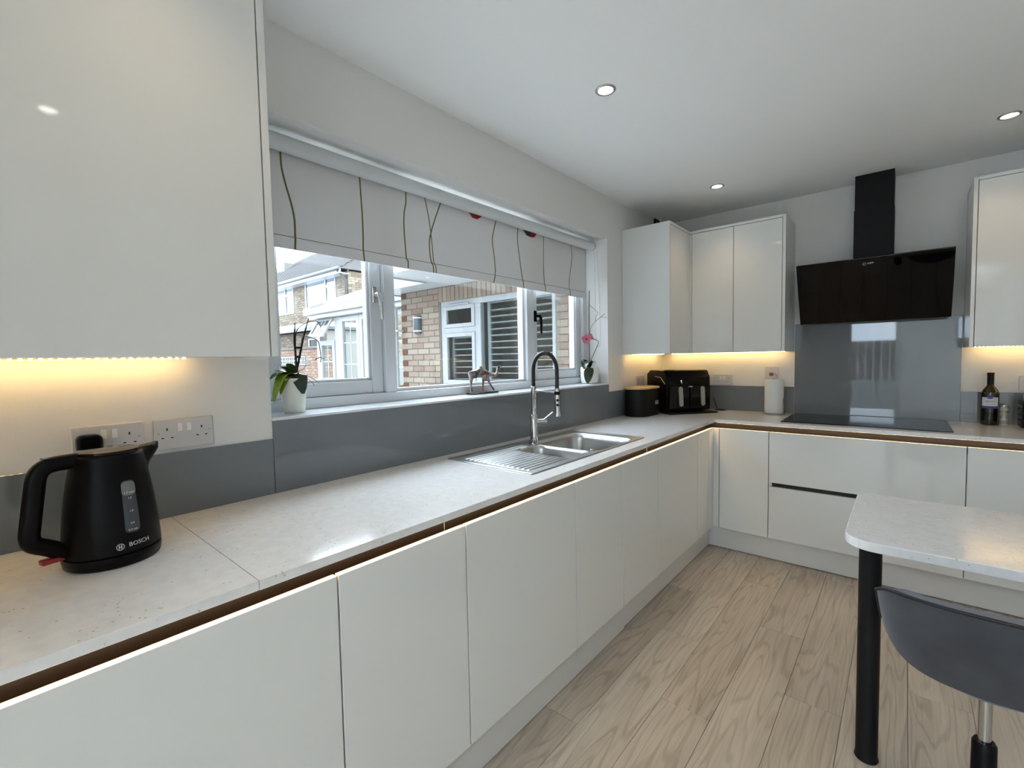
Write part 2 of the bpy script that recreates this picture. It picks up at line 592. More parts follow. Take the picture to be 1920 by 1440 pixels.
# ================================================================== setting
struct(MB().box(-0.3, 0, YB - 0.2, WY0, 0, ZC + 0.1).box(-0.3, 0, WY1, YH + 0.2, 0, ZC + 0.1)
       .box(-0.3, 0, WY0, WY1, 0, WZ0).box(-0.3, 0, WY0, WY1, WZ1, ZC + 0.1).build('wall_left', M['wall']))
struct(MB().box(0, XR + 0.2, YH, YH + 0.2, 0, ZC + 0.1).build('wall_back', M['wall']))
struct(MB().box(0, 0.98, -0.86, -0.72, 0, ZC).build('wall_shade_stub', M['wall']))     # unseen stub wall added to shade the wall cabinet above the kettle
PY0, PY1, PZ = -4.45, -3.20, 2.2                   # added unseen patio door opening in the right wall, for daylight
struct(MB().box(XR, XR + 0.2, PY1, YH, 0, ZC + 0.1).box(XR, XR + 0.2, YB - 0.2, PY0, 0, ZC + 0.1).box(XR, XR + 0.2, PY0, PY1, PZ, ZC + 0.1).build('wall_right', M['wall']))
GX0, GX1 = 0.58, 1.53                            # garden door in the wall behind the camera
struct(MB().box(0, GX0, YB - 0.2, YB, 0, ZC + 0.1).box(GX1, XR, YB - 0.2, YB, 0, ZC + 0.1).box(GX0, GX1, YB - 0.2, YB, 2.08, ZC + 0.1).build('wall_front', M['wall']))
RX0, RX1, RY_0, RY_1 = 0.12, 2.62, -4.45, -1.70   # roof light opening added behind the camera to brighten the room
struct(MB().box(0, XR, RY_1, YH, ZC, ZC + 0.1).box(0, XR, YB, RY_0, ZC, ZC + 0.1).box(0, RX0, RY_0, RY_1, ZC, ZC + 0.1).box(RX1, XR, RY_0, RY_1, ZC, ZC + 0.1).build('ceiling', M['ceiling']))
rlw = struct(bpy.data.objects.new('window_added', None))
COL.objects.link(rlw)
rlw.location = ((RX0 + RX1) / 2, (RY_0 + RY_1) / 2, ZC)
MB().box(RX0 - 0.04, RX0, RY_0 - 0.04, RY_1 + 0.04, ZC + 0.1, ZC + 0.3).box(RX1, RX1 + 0.04, RY_0 - 0.04, RY_1 + 0.04, ZC + 0.1, ZC + 0.3).box(RX0, RX1, RY_0 - 0.04, RY_0, ZC + 0.1, ZC + 0.3).box(RX0, RX1, RY_1, RY_1 + 0.04, ZC + 0.1, ZC + 0.3).build('kerb', M['reveal'], rlw)
MB().box(RX0, RX1, RY_0, RY_1, ZC + 0.285, ZC + 0.291).build('pane', M['glass'], rlw)
floor = struct(MB().box(0, XR, YB, YH, -0.1, -0.006).build('floor', M['mortar']))
pw, pl = 0.1835, 1.22
plank_mesh = None
col_i = 0
x = 0.526 - 3 * pw
while x < XR:
    y = YB - (0.37 * col_i * pl) % pl
    while y < YH:
        a0, a1 = max(y, YB), min(y + pl, YH)
        b0, b1 = max(x, 0.0), min(x + pw, XR)
        if a1 - a0 > 0.02 and b1 - b0 > 0.01 and b1 > 0.45 and not (a0 > YF + 0.1):
            full = (a1 - a0 > pl - 1e-4) and (b1 - b0 > pw - 1e-4)
            if full and plank_mesh:
                p = bpy.data.objects.new('plank', plank_mesh)
                COL.objects.link(p)
            else:
                g = 0.0006
                p = MB().box(-(b1 - b0) / 2 + g, (b1 - b0) / 2 - g, -(a1 - a0) / 2 + g, (a1 - a0) / 2 - g, -0.006, 0).build('plank', M['plank'], bevel=0.0012, seg=1)
                if full: plank_mesh = p.data
            p.parent = floor
            p.location = ((b0 + b1) / 2, (a0 + a1) / 2, 0)
        y += pl
    x += pw
    col_i += 1

# plinths (kick boards)
struct(MB().box(0.550, 0.572, -0.68, 2.012, 0.004, 0.147).build('baseboard_left', M['plinth'], bevel=0.001))
struct(MB().box(0.545, 0.568, 2.014, 3.310, 0.008, 0.147).build('baseboard_left.001', M['plinth'], bevel=0.001))
struct(MB().box(0.568, XR, 3.310, 3.330, 0.006, 0.150).build('baseboard_back', M['plinth'], bevel=0.001))

# ---------------------------------------------------------------- kitchen window
win = struct(bpy.data.objects.new('window_1', None))
COL.objects.link(win)
win.location = (-0.17, (WY0 + WY1) / 2, WZ0)
xf0, xf1 = -0.245, -0.168        # frame depth (outer, inner)
fb = WZ0 + 0.006
m1a, m1b, m2a, m2b = 1.206, 1.262, 2.222, 2.290   # mullions
MB().box(xf0, xf1, WY0, WY0 + 0.055, fb, WZ1).box(xf0, xf1, WY1 - 0.055, WY1, fb, WZ1).box(xf0, xf1, WY0 + 0.055, WY1 - 0.055, fb, fb + 0.042).box(xf0, xf1, WY0 + 0.055, WY1 - 0.055, WZ1 - 0.05, WZ1).build('frame', M['upvc'], win, bevel=0.004)
MB().box(xf0, xf1, m1a, m1b, fb + 0.042, WZ1 - 0.05).build('mullion', M['upvc'], win, bevel=0.004)
MB().box(xf0, xf1, m2a, m2b, fb + 0.042, WZ1 - 0.05).build('mullion', M['upvc'], win, bevel=0.004)


def sash(y0, y1, hinge):
    z0, z1 = fb + 0.042, WZ1 - 0.05
    sx0, sx1, b = -0.25, -0.190, 0.058
    m = MB()
    m.box(sx0, sx1, y0, y0 + b, z0, z1).box(sx0, sx1, y1 - b, y1, z0, z1).box(sx0, sx1, y0 + b, y1 - b, z0, z0 + b).box(sx0, sx1, y0 + b, y1 - b, z1 - b, z1)
    s = m.build('sash', M['upvc'], win, bevel=0.005)
    # glazing bead
    q = 0.012
    MB().box(-0.215, -0.198, y0 + b, y0 + b + q, z0 + b, z1 - b).box(-0.215, -0.198, y1 - b - q, y1 - b, z0 + b, z1 - b).box(-0.215, -0.198, y0 + b, y1 - b, z0 + b, z0 + b + q).box(-0.215, -0.198, y0 + b, y1 - b, z1 - b - q, z1 - b).build('glazing_bead', M['upvc'], s, bevel=0.003)
    MB().box(-0.222, -0.218, y0 + b, y1 - b, z0 + b, z1 - b).build('pane', M['glass'], s)
    return s


sL = sash(WY0 + 0.055, m1a, 'l')
sR = sash(m2b, WY1 - 0.055, 'r')
cz0, cz1 = fb + 0.042, WZ1 - 0.05
MB().box(-0.222, -0.218, m1b, m2a, cz0, cz1).build('pane', M['glass'], win)
q = 0.016
MB().box(-0.215, -0.190, m1b, m1b + q, cz0, cz1).box(-0.215, -0.190, m2a - q, m2a, cz0, cz1).box(-0.215, -0.190, m1b, m2a, cz0, cz0 + q).box(-0.215, -0.190, m1b, m2a, cz1 - q, cz1).build('glazing_bead', M['upvc'], win, bevel=0.003)


def win_handle(yc, zc, m):
    h = MB().box(-0.190, -0.176, yc - 0.010, yc + 0.010, zc - 0.035, zc + 0.035).build('handle', M[m], win, bevel=0.004)
    MB().tube([(-0.176, yc, zc), (-0.150, yc, zc), (-0.143, yc + 0.002, zc - 0.012), (-0.143, yc + 0.008, zc - 0.06), (-0.147, yc + 0.013, zc - 0.11)], [0.010, 0.011, 0.011, 0.009, 0.007], n=10).build('lever', M[m], h, smooth=50)


win_handle(1.166, 1.625, 'chrome')
win_handle(2.325, 1.60, 'black')
MB().box(-0.172, 0.008, WY0, WY1, WZ0 - 0.004, WZ0 + 0.006).build('window_sill', M['sill'], win, bevel=0.002)
MB().box(-0.34, -0.235, WY0, WY1, WZ0 - 0.06, WZ0 - 0.02).build('outer_sill', M['upvc'], win, bevel=0.003)

# ---------------------------------------------------------------- doors behind the camera
def glazed_door(name, axis, c, a0, a1, z1, panels, solid_to=0.12):
    d = struct(bpy.data.objects.new(name, None))
    COL.objects.link(d)
    d.location = (c, (a0 + a1) / 2, 0) if axis == 'x' else ((a0 + a1) / 2, c, 0)

    def bx(m, p0, p1, q0, q1, z0_, z1_):
        return m.box(p0, p1, q0, q1, z0_, z1_) if axis == 'x' else m.box(q0, q1, p0, p1, z0_, z1_)
    wdt = (a1 - a0) / panels
    for i in range(panels):
        s0, s1 = a0 + i * wdt, a0 + (i + 1) * wdt
        m = MB()
        bx(m, c - 0.03, c + 0.03, s0 + 0.003, s0 + 0.09, 0.01, z1)
        bx(m, c - 0.03, c + 0.03, s1 - 0.09, s1 - 0.003, 0.01, z1)
        bx(m, c - 0.03, c + 0.03, s0 + 0.09, s1 - 0.09, 0.01, solid_to)
        bx(m, c - 0.03, c + 0.03, s0 + 0.09, s1 - 0.09, z1 - 0.1, z1)
        lf = m.build('door_leaf', M['upvc'], d, bevel=0.004)
        bx(MB(), c - 0.004, c + 0.004, s0 + 0.09, s1 - 0.09, solid_to, z1 - 0.1).build('pane', M['glass'], lf)
    m = MB()
    bx(m, c + (0.03 if axis == 'y' else -0.075), c + (0.075 if axis == 'y' else -0.03), a1 - 0.075, a1 - 0.045, 1.0, 1.02)
    m.build('door_handle', M['chrome'], d, bevel=0.004)
    return d


glazed_door('door_1', 'y', YB - 0.06, GX0, GX1, 2.08, 1, 0.74)
glazed_door('door_added', 'x', XR + 0.06, PY0, PY1, PZ, 2)  # unseen door added to let more daylight in

# ---------------------------------------------------------------- glass splashbacks
sp = thing('splashback', 'grey glass splashback under the window between worktop and sill', 'splashback', (0, 1.6, ZW))
MB().box(0.0006, 0.006, -0.70, WY0 - 0.001, ZW, 1.083).build('glass_panel', M['splash'], sp, bevel=0.0008, seg=1)
MB().box(0.0006, 0.006, WY0 + 0.001, WY1, ZW, WZ0 - 0.004).build('glass_panel', M['splash'], sp, bevel=0.0008, seg=1)
MB().box(0.0006, 0.006, WY1 + 0.001, YH - 0.007, ZW, 1.090).build('glass_panel', M['splash'], sp, bevel=0.0008, seg=1)
sp2 = thing('splashback', 'tall grey glass splashback behind the hob with low side strips', 'splashback', (1.4, YH, ZW))
MB().box(0.007, 0.984, YH - 0.006, YH - 0.0006, ZW, 1.092).build('glass_panel', M['splash'], sp2, bevel=0.0008, seg=1)
MB().box(0.986, 1.854, YH - 0.006, YH - 0.0006, ZW, 1.545).build('glass_panel', M['splash'], sp2, bevel=0.0008, seg=1)
MB().box(1.856, XR, YH - 0.006, YH - 0.0006, ZW, 1.085).build('glass_panel', M['splash'], sp2, bevel=0.0008, seg=1)

# ================================================================== base units
def base_unit_x(y0, y1, label, group='white gloss base cabinets under the window', ct=0.795):
    u = thing('base_cabinet', label, 'cabinet', (0.3, (y0 + y1) / 2, 0), 0, group)
    t = 0.016
    MB().box(0.02, 0.583, y0 + 0.001, y0 + t, 0.15, ct).box(0.02, 0.583, y1 - t, y1 - 0.001, 0.15, ct).box(0.02, 0.583, y0 + t, y1 - t, 0.15, 0.166).box(0.02, 0.03, y0 + t, y1 - t, 0.166, ct).build('carcass', M['carcass'], u)
    MB().box(0.586, DX, y0 + 0.0022, y1 - 0.0022, 0.151, 0.838).build('door', M['gloss'], u, bevel=0.0012)
    return u


base_unit_x(-0.680, -0.078, 'white gloss base cabinet beside the unit under the kettle, out at the room end')
base_unit_x(-0.076, 0.527, 'wide white gloss base cabinet under the kettle')
base_unit_x(0.527, 0.936, 'narrow white gloss base cabinet between the wide kettle unit and wide drainer unit')
base_unit_x(0.936, 1.540, 'wide white gloss base cabinet under the sink drainer')
base_unit_x(1.540, 1.947, 'narrow white gloss base cabinet under the mixer tap', ct=0.72)
base_unit_x(1.947, 2.352, 'narrow white gloss base cabinet under the main sink bowl', ct=0.72)
base_unit_x(2.352, 2.960, 'wide white gloss base cabinet between sink and corner filler')
cf = thing('corner_filler', 'white gloss corner filler panels where the two cabinet runs meet', 'panel', (0.6, 3.1, 0))
MB().box(0.586, DX, 2.9622, 3.181, 0.151, 0.838).build('panel', M['gloss'], cf, bevel=0.0012)
MB().box(0.586, DX, 3.184, 3.296, 0.151, 0.838).build('panel', M['gloss'], cf, bevel=0.0012)
MB().box(DX, 0.6405, DY, DY + 0.018, 0.151, 0.838).build('panel', M['gloss'], cf, bevel=0.0012)


def base_unit_y(x0, x1, label, drawers=False):
    u = thing('drawer_unit' if drawers else 'base_cabinet', label, 'drawers' if drawers else 'cabinet', ((x0 + x1) / 2, YF + 0.3, 0), 0, None if drawers else 'white gloss base cabinets along the hob wall')
    t = 0.016
    b0, b1 = DY + 0.021, YH - 0.02
    MB().box(x0 + 0.001, x0 + t, b0, b1, 0.15, 0.795).box(x1 - t, x1 - 0.001, b0, b1, 0.15, 0.795).box(x0 + t, x1 - t, b0, b1, 0.15, 0.166).box(x0 + t, x1 - t, b1 - 0.01, b1, 0.166, 0.795).build('carcass', M['carcass'], u)
    if drawers:
        MB().box(x0 + 0.002, x1 - 0.002, DY, DY + 0.018, 0.514, 0.838).build('drawer_front', M['gloss'], u, bevel=0.0012)
        MB().box(x0 + 0.002, x1 - 0.002, DY, DY + 0.018, 0.151, 0.487).build('drawer_front', M['gloss'], u, bevel=0.0012)
        MB().box(x0 + t, x1 - t, DY + 0.019, DY + 0.045, 0.47, 0.53).build('handle_recess', M['black_gap'], u)
    else:
        MB().box(x0 + 0.002, x1 - 0.002, DY, DY + 0.018, 0.151, 0.838).build('door', M['gloss'], u, bevel=0.0012)
    return u


base_unit_y(0.6425, 0.943, 'narrow white gloss base cabinet between the corner filler and the hob drawers')
base_unit_y(0.943, 1.846, 'white gloss unit of two wide drawers under the hob', True)
base_unit_y(1.846, 2.448, 'wide white gloss base cabinet under the wine bottle')
base_unit_y(2.448, XR - 0.002, 'narrow white gloss base cabinet at the end wall beyond the wine bottle')

# dark channel rails under the worktop
rl = thing('handle_rail', 'dark bronze channel rail under the worktop of the window run', 'rail', (0.57, 1.5, 0.8))
MB().prism([(0.558, 0.797), (0.585, 0.797), (0.585, 0.801), (0.562, 0.803), (0.562, 0.876), (0.606, 0.876), (0.606, 0.8785), (0.558, 0.8785)], -0.68, 3.2755, 'y').build('profile', M['rail'], rl)
for yy in (0.888, 2.30):
    MB().box(0.5618, 0.5625, yy, yy + 0.0012, 0.803, 0.876).build('joint', M['led_tape'], rl)
rl2 = thing('handle_rail', 'dark bronze channel rail under the worktop of the hob run', 'rail', (1.7, 3.3, 0.8))
MB().prism([(3.324, 0.797), (3.324, 0.8785), (3.276, 0.8785), (3.276, 0.876), (3.320, 0.876), (3.320, 0.803), (3.297, 0.801), (3.297, 0.797)], 0.5625, XR, 'x').build('profile', M['rail'], rl2)

led_a = thing('led_strip', 'warm led strip hidden under the worktop lip of the window run', 'led strip', (0.6, 1.3, 0.875))
MB().box(0.588, 0.598, -0.66, 3.27, 0.8748, 0.8757).build('tape', M['led_rail'], led_a)
led_b = thing('led_strip', 'warm led strip hidden under the worktop lip of the hob run', 'led strip', (1.6, 3.29, 0.875))
MB().box(0.625, XR - 0.02, 3.284, 3.294, 0.8748, 0.8757).build('tape', M['led_rail'], led_b)

# ================================================================== worktop
wt = thing('worktop', 'speckled white quartz worktop in an L along window and hob walls', 'worktop', (0.3, 1.5, 0.88))
SX0, SX1, SY0, SY1 = 0.082, 0.540, 1.342, 2.305      # sink cut-out
MB().box(0.006, D1, -0.70, 0.352, 0.8795, ZW).build('slab', M['quartz'], wt, bevel=0.0012, seg=1)
m = MB()
m.box(0.006, D1, 0.3525, SY0, 0.8795, ZW)
m.box(0.006, SX0, SY0, SY1, 0.8795, ZW)
m.box(SX1, D1, SY0, SY1, 0.8795, ZW)
m.box(0.006, D1, SY1, YF, 0.8795, ZW)
m.box(0.006, D1, YF, YH - 0.006, 0.8795, ZW)
m.build('slab', M['quartz'], wt)
MB().box(D1, XR, YF, YH - 0.006, 0.8795, ZW).build('slab', M['quartz'], wt)

# ================================================================== sink
def sdf_rr(x, y, x0, x1, y0, y1, r):
    cx, cy = (x0 + x1) / 2, (y0 + y1) / 2
    qx, qy = abs(x - cx) - (x1 - x0) / 2 + r, abs(y - cy) - (y1 - y0) / 2 + r
    return math.hypot(max(qx, 0), max(qy, 0)) + min(max(qx, qy), 0) - r


def sstep(a, b, v):
    t = min(1, max(0, (v - a) / (b - a)))
    return t * t * (3 - 2 * t)


def sink_z(x, y):
    e = sdf_rr(x, y, 0.075, 0.547, 1.335, 2.312, 0.012)
    z = 0.0015 + 0.0035 * sstep(-0.016, -0.004, e) - 0.003 * sstep(-0.004, 0.0, e)
    inner = sstep(-0.024, -0.034, e)
    z -= 0.002 * inner
    # drainer ridges running along the counter
    dr = sdf_rr(x, y, 0.112, 0.512, 1.375, 1.665, 0.01)
    hb = sdf_rr(x, y, 0.195, 0.492, 1.672, 1.832, 0.055)
    mb = sdf_rr(x, y, 0.150, 0.505, 1.868, 2.245, 0.07)
    dr2 = sdf_rr(x, y, 0.112, 0.180, 1.375, 1.78, 0.01)
    if min(dr, dr2) < 0 and hb > 0.012:
        k = max(0, math.cos(2 * PI * (x - 0.075) / 0.02682 + PI))
        z += 0.0034 * k ** 0.7 * sstep(0, 0.012, -min(dr, dr2)) * sstep(0.012, 0.03, hb)
    z -= 0.115 * sstep(0.006, -0.020, hb) + 0.006 * sstep(0.018, 0.004, hb)
    z -= 0.150 * sstep(0.006, -0.024, mb) + 0.010 * sstep(0.024, 0.006, mb)
    return z


sink = thing('sink', 'stainless steel inset sink with one and a half bowls and ridged drainer', 'sink', (0.31, 1.82, ZW))
bm = bmesh.new()
nx, ny = 176, 200
grid = [[bm.verts.new((0.075 + 0.472 * i / nx, 1.335 + 0.977 * j / ny, ZW + sink_z(0.075 + 0.472 * i / nx, 1.335 + 0.977 * j / ny))) for j in range(ny + 1)] for i in range(nx + 1)]
for i in range(nx):
    for j in range(ny):
        bm.faces.new((grid[i][j], grid[i + 1][j], grid[i + 1][j + 1], grid[i][j + 1]))
me = bpy.data.meshes.new('basin')
bm.to_mesh(me)
bm.free()
link('basin', me, M['steel'], sink, 180)
for (cx, cy, zz) in ((0.34, 1.752, ZW - 0.121), (0.33, 2.056, ZW - 0.1585)):
    MB().lathe([(0.0001, 0.004), (0.032, 0.004), (0.036, 0.001), (0.036, 0.0)], (cx, cy, zz)).build('waste', M['chrome'], sink, smooth=40)
MB().lathe([(0.011, 0.0), (0.011, 0.006), (0.009, 0.008), (0.0001, 0.008)], (0.497, 1.855, ZW - 0.0005), n=20).build('control_knob', M['chrome'], sink, smooth=40)
for k in range(3):
    MB().box(0.5265, 0.5325, 1.772 + 0.008 * k, 1.776 + 0.008 * k, ZW - 0.0006, ZW + 0.0010).build('embossed_mark', M['print'], sink)

# ================================================================== tap
tx, ty = 0.163, 1.846
tap = thing('kitchen_tap', 'chrome mixer tap with black hose arch and spray head', 'tap', (tx, ty, ZW))
MB().lathe([(0.0001, 0), (0.026, 0), (0.026, 0.004), (0.0195, 0.007), (0.0195, 0.146), (0.0175, 0.149), (0.0001, 0.149)], (tx, ty, ZW)).build('base', M['chrome'], tap, smooth=40)
MB().lathe([(0.0125, 0.14), (0.0125, 0.235), (0.0133, 0.236), (0.0133, 0.292), (0.0115, 0.294), (0.0001, 0.294)], (tx, ty, ZW)).build('column', M['chrome'], tap, smooth=40)
rx = 0.138
arch = []
for k in range(25):
    a = PI - PI * k / 24
    arch.append((tx + rx / 2 + rx / 2 * math.cos(a), ty + 0.010 * k / 24, ZW + 0.375 + 0.085 * math.sin(a)))
arch = [(tx, ty, ZW + 0.290), (tx, ty, ZW + 0.33)] + arch + [(tx + rx, ty + 0.010, ZW + 0.33), (tx + rx, ty + 0.010, ZW + 0.283)]
MB().tube(arch, 0.0102, n=14).build('hose', M['rubber'], tap, smooth=60)
hx, hy = tx + rx, ty + 0.010
MB().lathe([(0.0001, 0.148), (0.0165, 0.148), (0.0172, 0.154), (0.0145, 0.19), (0.0140, 0.24), (0.0125, 0.25), (0.0125, 0.285), (0.0001, 0.287)], (hx, hy, ZW)).build('spray_head', M['chrome'], tap, smooth=40)
MB().tube([(tx + 0.008, ty, ZW + 0.272), (hx - 0.010, hy, ZW + 0.264)], 0.0045, n=10).build('support_arm', M['chrome'], tap, smooth=50)
MB().lathe([(0.0001, 0.254), (0.0140, 0.254), (0.0140, 0.270), (0.0001, 0.270)], (hx, hy, ZW)).build('clip', M['black'], tap, smooth=40)
for dz in (0.228, 0.205):
    MB().sphere((hx + 0.010, hy - 0.010, ZW + dz), 0.0068).build('button', M['black_gloss'], tap, smooth=180)
vd = Vector((0.72, 0.69, 0))
p0 = Vector((tx, ty, ZW + 0.112))
MB().tube([p0 + vd * 0.01, p0 + vd * 0.052], 0.0135, n=18).build('valve', M['chrome'], tap, smooth=40)
MB().tube([p0 + vd * 0.052, p0 + vd * 0.066], 0.0128, n=18).build('valve_cap', M['chrome'], tap, smooth=40)
MB().tube([p0 + vd * 0.046 + Vector((0, 0, 0.006)), p0 + vd * 0.098 + Vector((0, 0, 0.046))], [0.0035, 0.0042], n=10).build('lever', M['chrome'], tap, smooth=50)

# ================================================================== wall cabinets
ZB, ZT = 1.350, 2.255
wc = thing('wall_cabinet', 'white gloss wall cabinet above the kettle and double sockets', 'cabinet', (0.17, 0.1, ZB))
MB().box(0.0, 0.330, -0.70, 0.506, ZB + 0.004, ZT).build('carcass', M['carcass'], wc)
MB().box(0.332, 0.350, -0.092, 0.5045, ZB, ZT).build('door', M['gloss'], wc, bevel=0.0012)
MB().box(0.332, 0.350, -0.70, -0.096, ZB, ZT).build('door', M['gloss'], wc, bevel=0.0012)
MB().box(0.0, 0.350, 0.5075, 0.5255, ZB, ZT).build('end_panel', M['gloss'], wc, bevel=0.0012)

cc = thing('corner_wall_cabinet', 'white gloss corner wall cabinet with narrow door facing the sink', 'cabinet', (0.18, 3.4, ZB))
MB().box(0.001, 0.357, 3.138, 3.156, ZB, ZT).build('end_panel', M['gloss'], cc, bevel=0.0012)
MB().box(0.001, 0.338, 3.157, YH - 0.001, ZB + 0.004, ZT - 0.02).build('carcass', M['carcass'], cc)
MB().box(0.339, 0.356, 3.1595, 3.510, ZB, ZT - 0.021).build('door', M['gloss'], cc, bevel=0.0012)
MB().box(0.339, 0.357, 3.513, 3.552, ZB, ZT - 0.021).build('corner_post', M['gloss'], cc, bevel=0.001)
MB().box(0.001, 0.357, 3.1565, YH - 0.001, ZT - 0.018, ZT).build('top_panel', M['gloss'], cc, bevel=0.0012)
hc = thing('wall_cabinet', 'white gloss two-door wall cabinet between the corner cabinet and cooker hood', 'cabinet', (0.67, 3.7, ZB))
MB().box(0.3385, 0.961, 3.552, YH - 0.001, ZB + 0.004, ZT - 0.02).build('carcass', M['carcass'], hc)
MB().box(0.3575, 0.368, 3.532, 3.550, ZB, ZT - 0.021).build('filler', M['gloss'], hc, bevel=0.0008)
MB().box(0.3705, 0.6575, 3.532, 3.550, ZB, ZT - 0.021).build('door', M['gloss'], hc, bevel=0.0012)
MB().box(0.6605, 0.9605, 3.532, 3.550, ZB, ZT - 0.021).build('door', M['gloss'], hc, bevel=0.0012)
MB().box(0.963, 0.981, 3.532, YH - 0.001, ZB, ZT).build('end_panel', M['gloss'], hc, bevel=0.0012)
MB().box(0.3575, 0.9625, 3.532, YH - 0.001, ZT - 0.018, ZT).build('top_panel', M['gloss'], hc, bevel=0.0012)
rc = thing('wall_cabinet', 'white gloss wall cabinet above the wine bottle, right of the cooker hood', 'cabinet', (2.3, 3.7, ZB))
MB().box(1.878, XR - 0.002, 3.552, YH - 0.001, ZB + 0.004, ZT - 0.02).build('carcass', M['carcass'], rc)
MB().box(1.858, 1.875, 3.532, YH - 0.001, ZB, ZT).build('end_panel', M['gloss'], rc, bevel=0.0012)
MB().box(1.8775, 2.310, 3.532, 3.550, ZB, ZT - 0.021).build('door', M['gloss'], rc, bevel=0.0012)
MB().box(2.313, XR - 0.002, 3.532, 3.550, ZB, ZT - 0.021).build('door', M['gloss'], rc, bevel=0.0012)
MB().box(1.8755, XR - 0.002, 3.532, YH - 0.001, ZT - 0.018, ZT).build('top_panel', M['gloss'], rc, bevel=0.0012)

# under-cabinet led strips
def led_run(label, axis, fixed, a0, a1, step=0.0167):
    l = thing('led_strip', label, 'led strip', (fixed, (a0 + a1) / 2, ZB) if axis == 'y' else ((a0 + a1) / 2, fixed, ZB))
    wd, z0 = 0.005, ZB + 0.004
    m = MB()
    m.box(fixed - wd, fixed + wd, a0, a1, z0 - 0.0018, z0) if axis == 'y' else m.box(a0, a1, fixed - wd, fixed + wd, z0 - 0.0018, z0)
    m.build('tape', M['led_tape'], l)
    m = MB()
    n = int((a1 - a0) / step)
    for i in range(n):
        c = a0 + (i + 0.5) * step
        e = 0.0034
        if axis == 'y':
            m.box(fixed - 0.0028, fixed + 0.0028, c - e, c + e, z0 - 0.0046, z0 - 0.0018)
        else:
            m.box(c - e, c + e, fixed - 0.0028, fixed + 0.0028, z0 - 0.0046, z0 - 0.0018)
    m.build('diodes', M['led'], l)


led_run('warm led strip under the wall cabinet above the kettle', 'y', 0.045, -0.65, 0.405)
led_run('warm led strip under the corner wall cabinet above the bread bin', 'y', 0.050, 3.20, 3.80)
led_run('warm led strip under the wall cabinet above the air fryer', 'x', YH - 0.05, 0.10, 0.945)
led_run('warm led strip under the wall cabinet above the wine bottle', 'x', YH - 0.05, 1.90, XR - 0.04)

# bracket on the corner cabinet
br = thing('pipe_bracket', 'small dark bracket with white strip standing on the corner wall cabinet', 'bracket', (0.2, 3.3, ZT))
MB().box(0.175, 0.185, 3.30, 3.315, ZT, ZT + 0.075).box(0.175, 0.185, 3.30, 3.385, ZT + 0.065, ZT + 0.085).build('arm', M['black_matt'], br)
MB().box(0.178, 0.190, 3.385, 3.40, ZT, ZT + 0.095).build('strip', M['white_plastic'], br)

# ================================================================== cooker hood + hob
hd = thing('cooker_hood', 'black angled glass cooker hood with square chimney', 'cooker hood', (1.42, YH, 1.5))
hx0, hx1 = 1.040, 1.796
ty_, tz_, by_, bz_ = YH - 0.345, 1.901, YH - 0.150, 1.531
nrm = Vector((0, -(tz_ - bz_), -(by_ - ty_))).normalized()   # faces down and out
g = 0.012
MB().prism([(ty_, tz_), (ty_ - nrm.y * g, tz_ - nrm.z * g), (by_ - nrm.y * g, bz_ - nrm.z * g), (by_, bz_)], hx0, hx1, 'x').build('glass_panel', M['black_glass'], hd, bevel=0.001)
MB().prism([(ty_ + 0.035, tz_ - 0.01), (YH - 0.004, tz_ - 0.005), (YH - 0.004, bz_ + 0.02), (by_ + 0.02, bz_ + 0.025)], hx0 + 0.03, hx1 - 0.03, 'x').build('body', M['black_matt'], hd, bevel=0.002)
MB().box(1.332, 1.526, 3.702, YH - 0.001, 2.2, ZC - 0.001).build('chimney', M['black_matt'], hd, bevel=0.001)
MB().box(1.329, 1.529, 3.699, YH - 0.001, tz_ - 0.02, 2.232).build('chimney_sleeve', M['black_matt'], hd, bevel=0.001)


def on_hood(u, v, off=0.0006):
    """u along x, v = share down the glass from its top edge"""
    p = Vector((u, ty_ + (by_ - ty_) * v, tz_ + (bz_ - tz_) * v)) + nrm * off
    return p


dn = Vector((0, by_ - ty_, bz_ - tz_)).normalized()
lm = text_mesh('NEFF', 0.014)
lm.transform(Matrix(((1, 0, 0, 1.425), (0, -dn.y, nrm.y, on_hood(0, .085).y), (0, -dn.z, nrm.z, on_hood(0, .085).z), (0, 0, 0, 1))))
link('logo', lm, M['print'], hd)
mm = MB()
c0 = on_hood(1.395, .088)
for k in range(16):
    a0, a1 = 2 * PI * k / 16, 2 * PI * (k + 1) / 16
    P = lambda a, r: c0 + Vector((math.cos(a) * r, 0, 0)) - dn * (math.sin(a) * r)
    vs = [mm.bm.verts.new(P(a, r)) for a, r in ((a0, 0.0085), (a1, 0.0085), (a1, 0.0065), (a0, 0.0065))]
    mm.bm.faces.new(vs)
mm.build('logo_ring', M['print'], hd)
for vv in (0.145, 0.180):
    a, b = on_hood(1.335, vv, 0.0003), on_hood(1.495, vv, 0.0003)
    MB().tube([a, b], 0.0006, n=6).build('control_line', M['black_matt'], hd)

hob = thing('induction_hob', 'flat black glass induction hob set on the white worktop', 'hob', (1.396, 3.6, ZW))
MB().prism(rrect(0.996, 1.798, 3.338, 3.852, 0.006), ZW, ZW + 0.006).build('glass_top', M['black_glass'], hob, bevel=0.0015)
for i, xx in enumerate((1.012, 1.026, 1.04, 1.054)):
    MB().lathe([(0.0001, 0.0003), (0.0028, 0.0003), (0.0028, 0)], (xx, 3.350, ZW + 0.006), n=10).build('touch_mark', M['print'], hob)

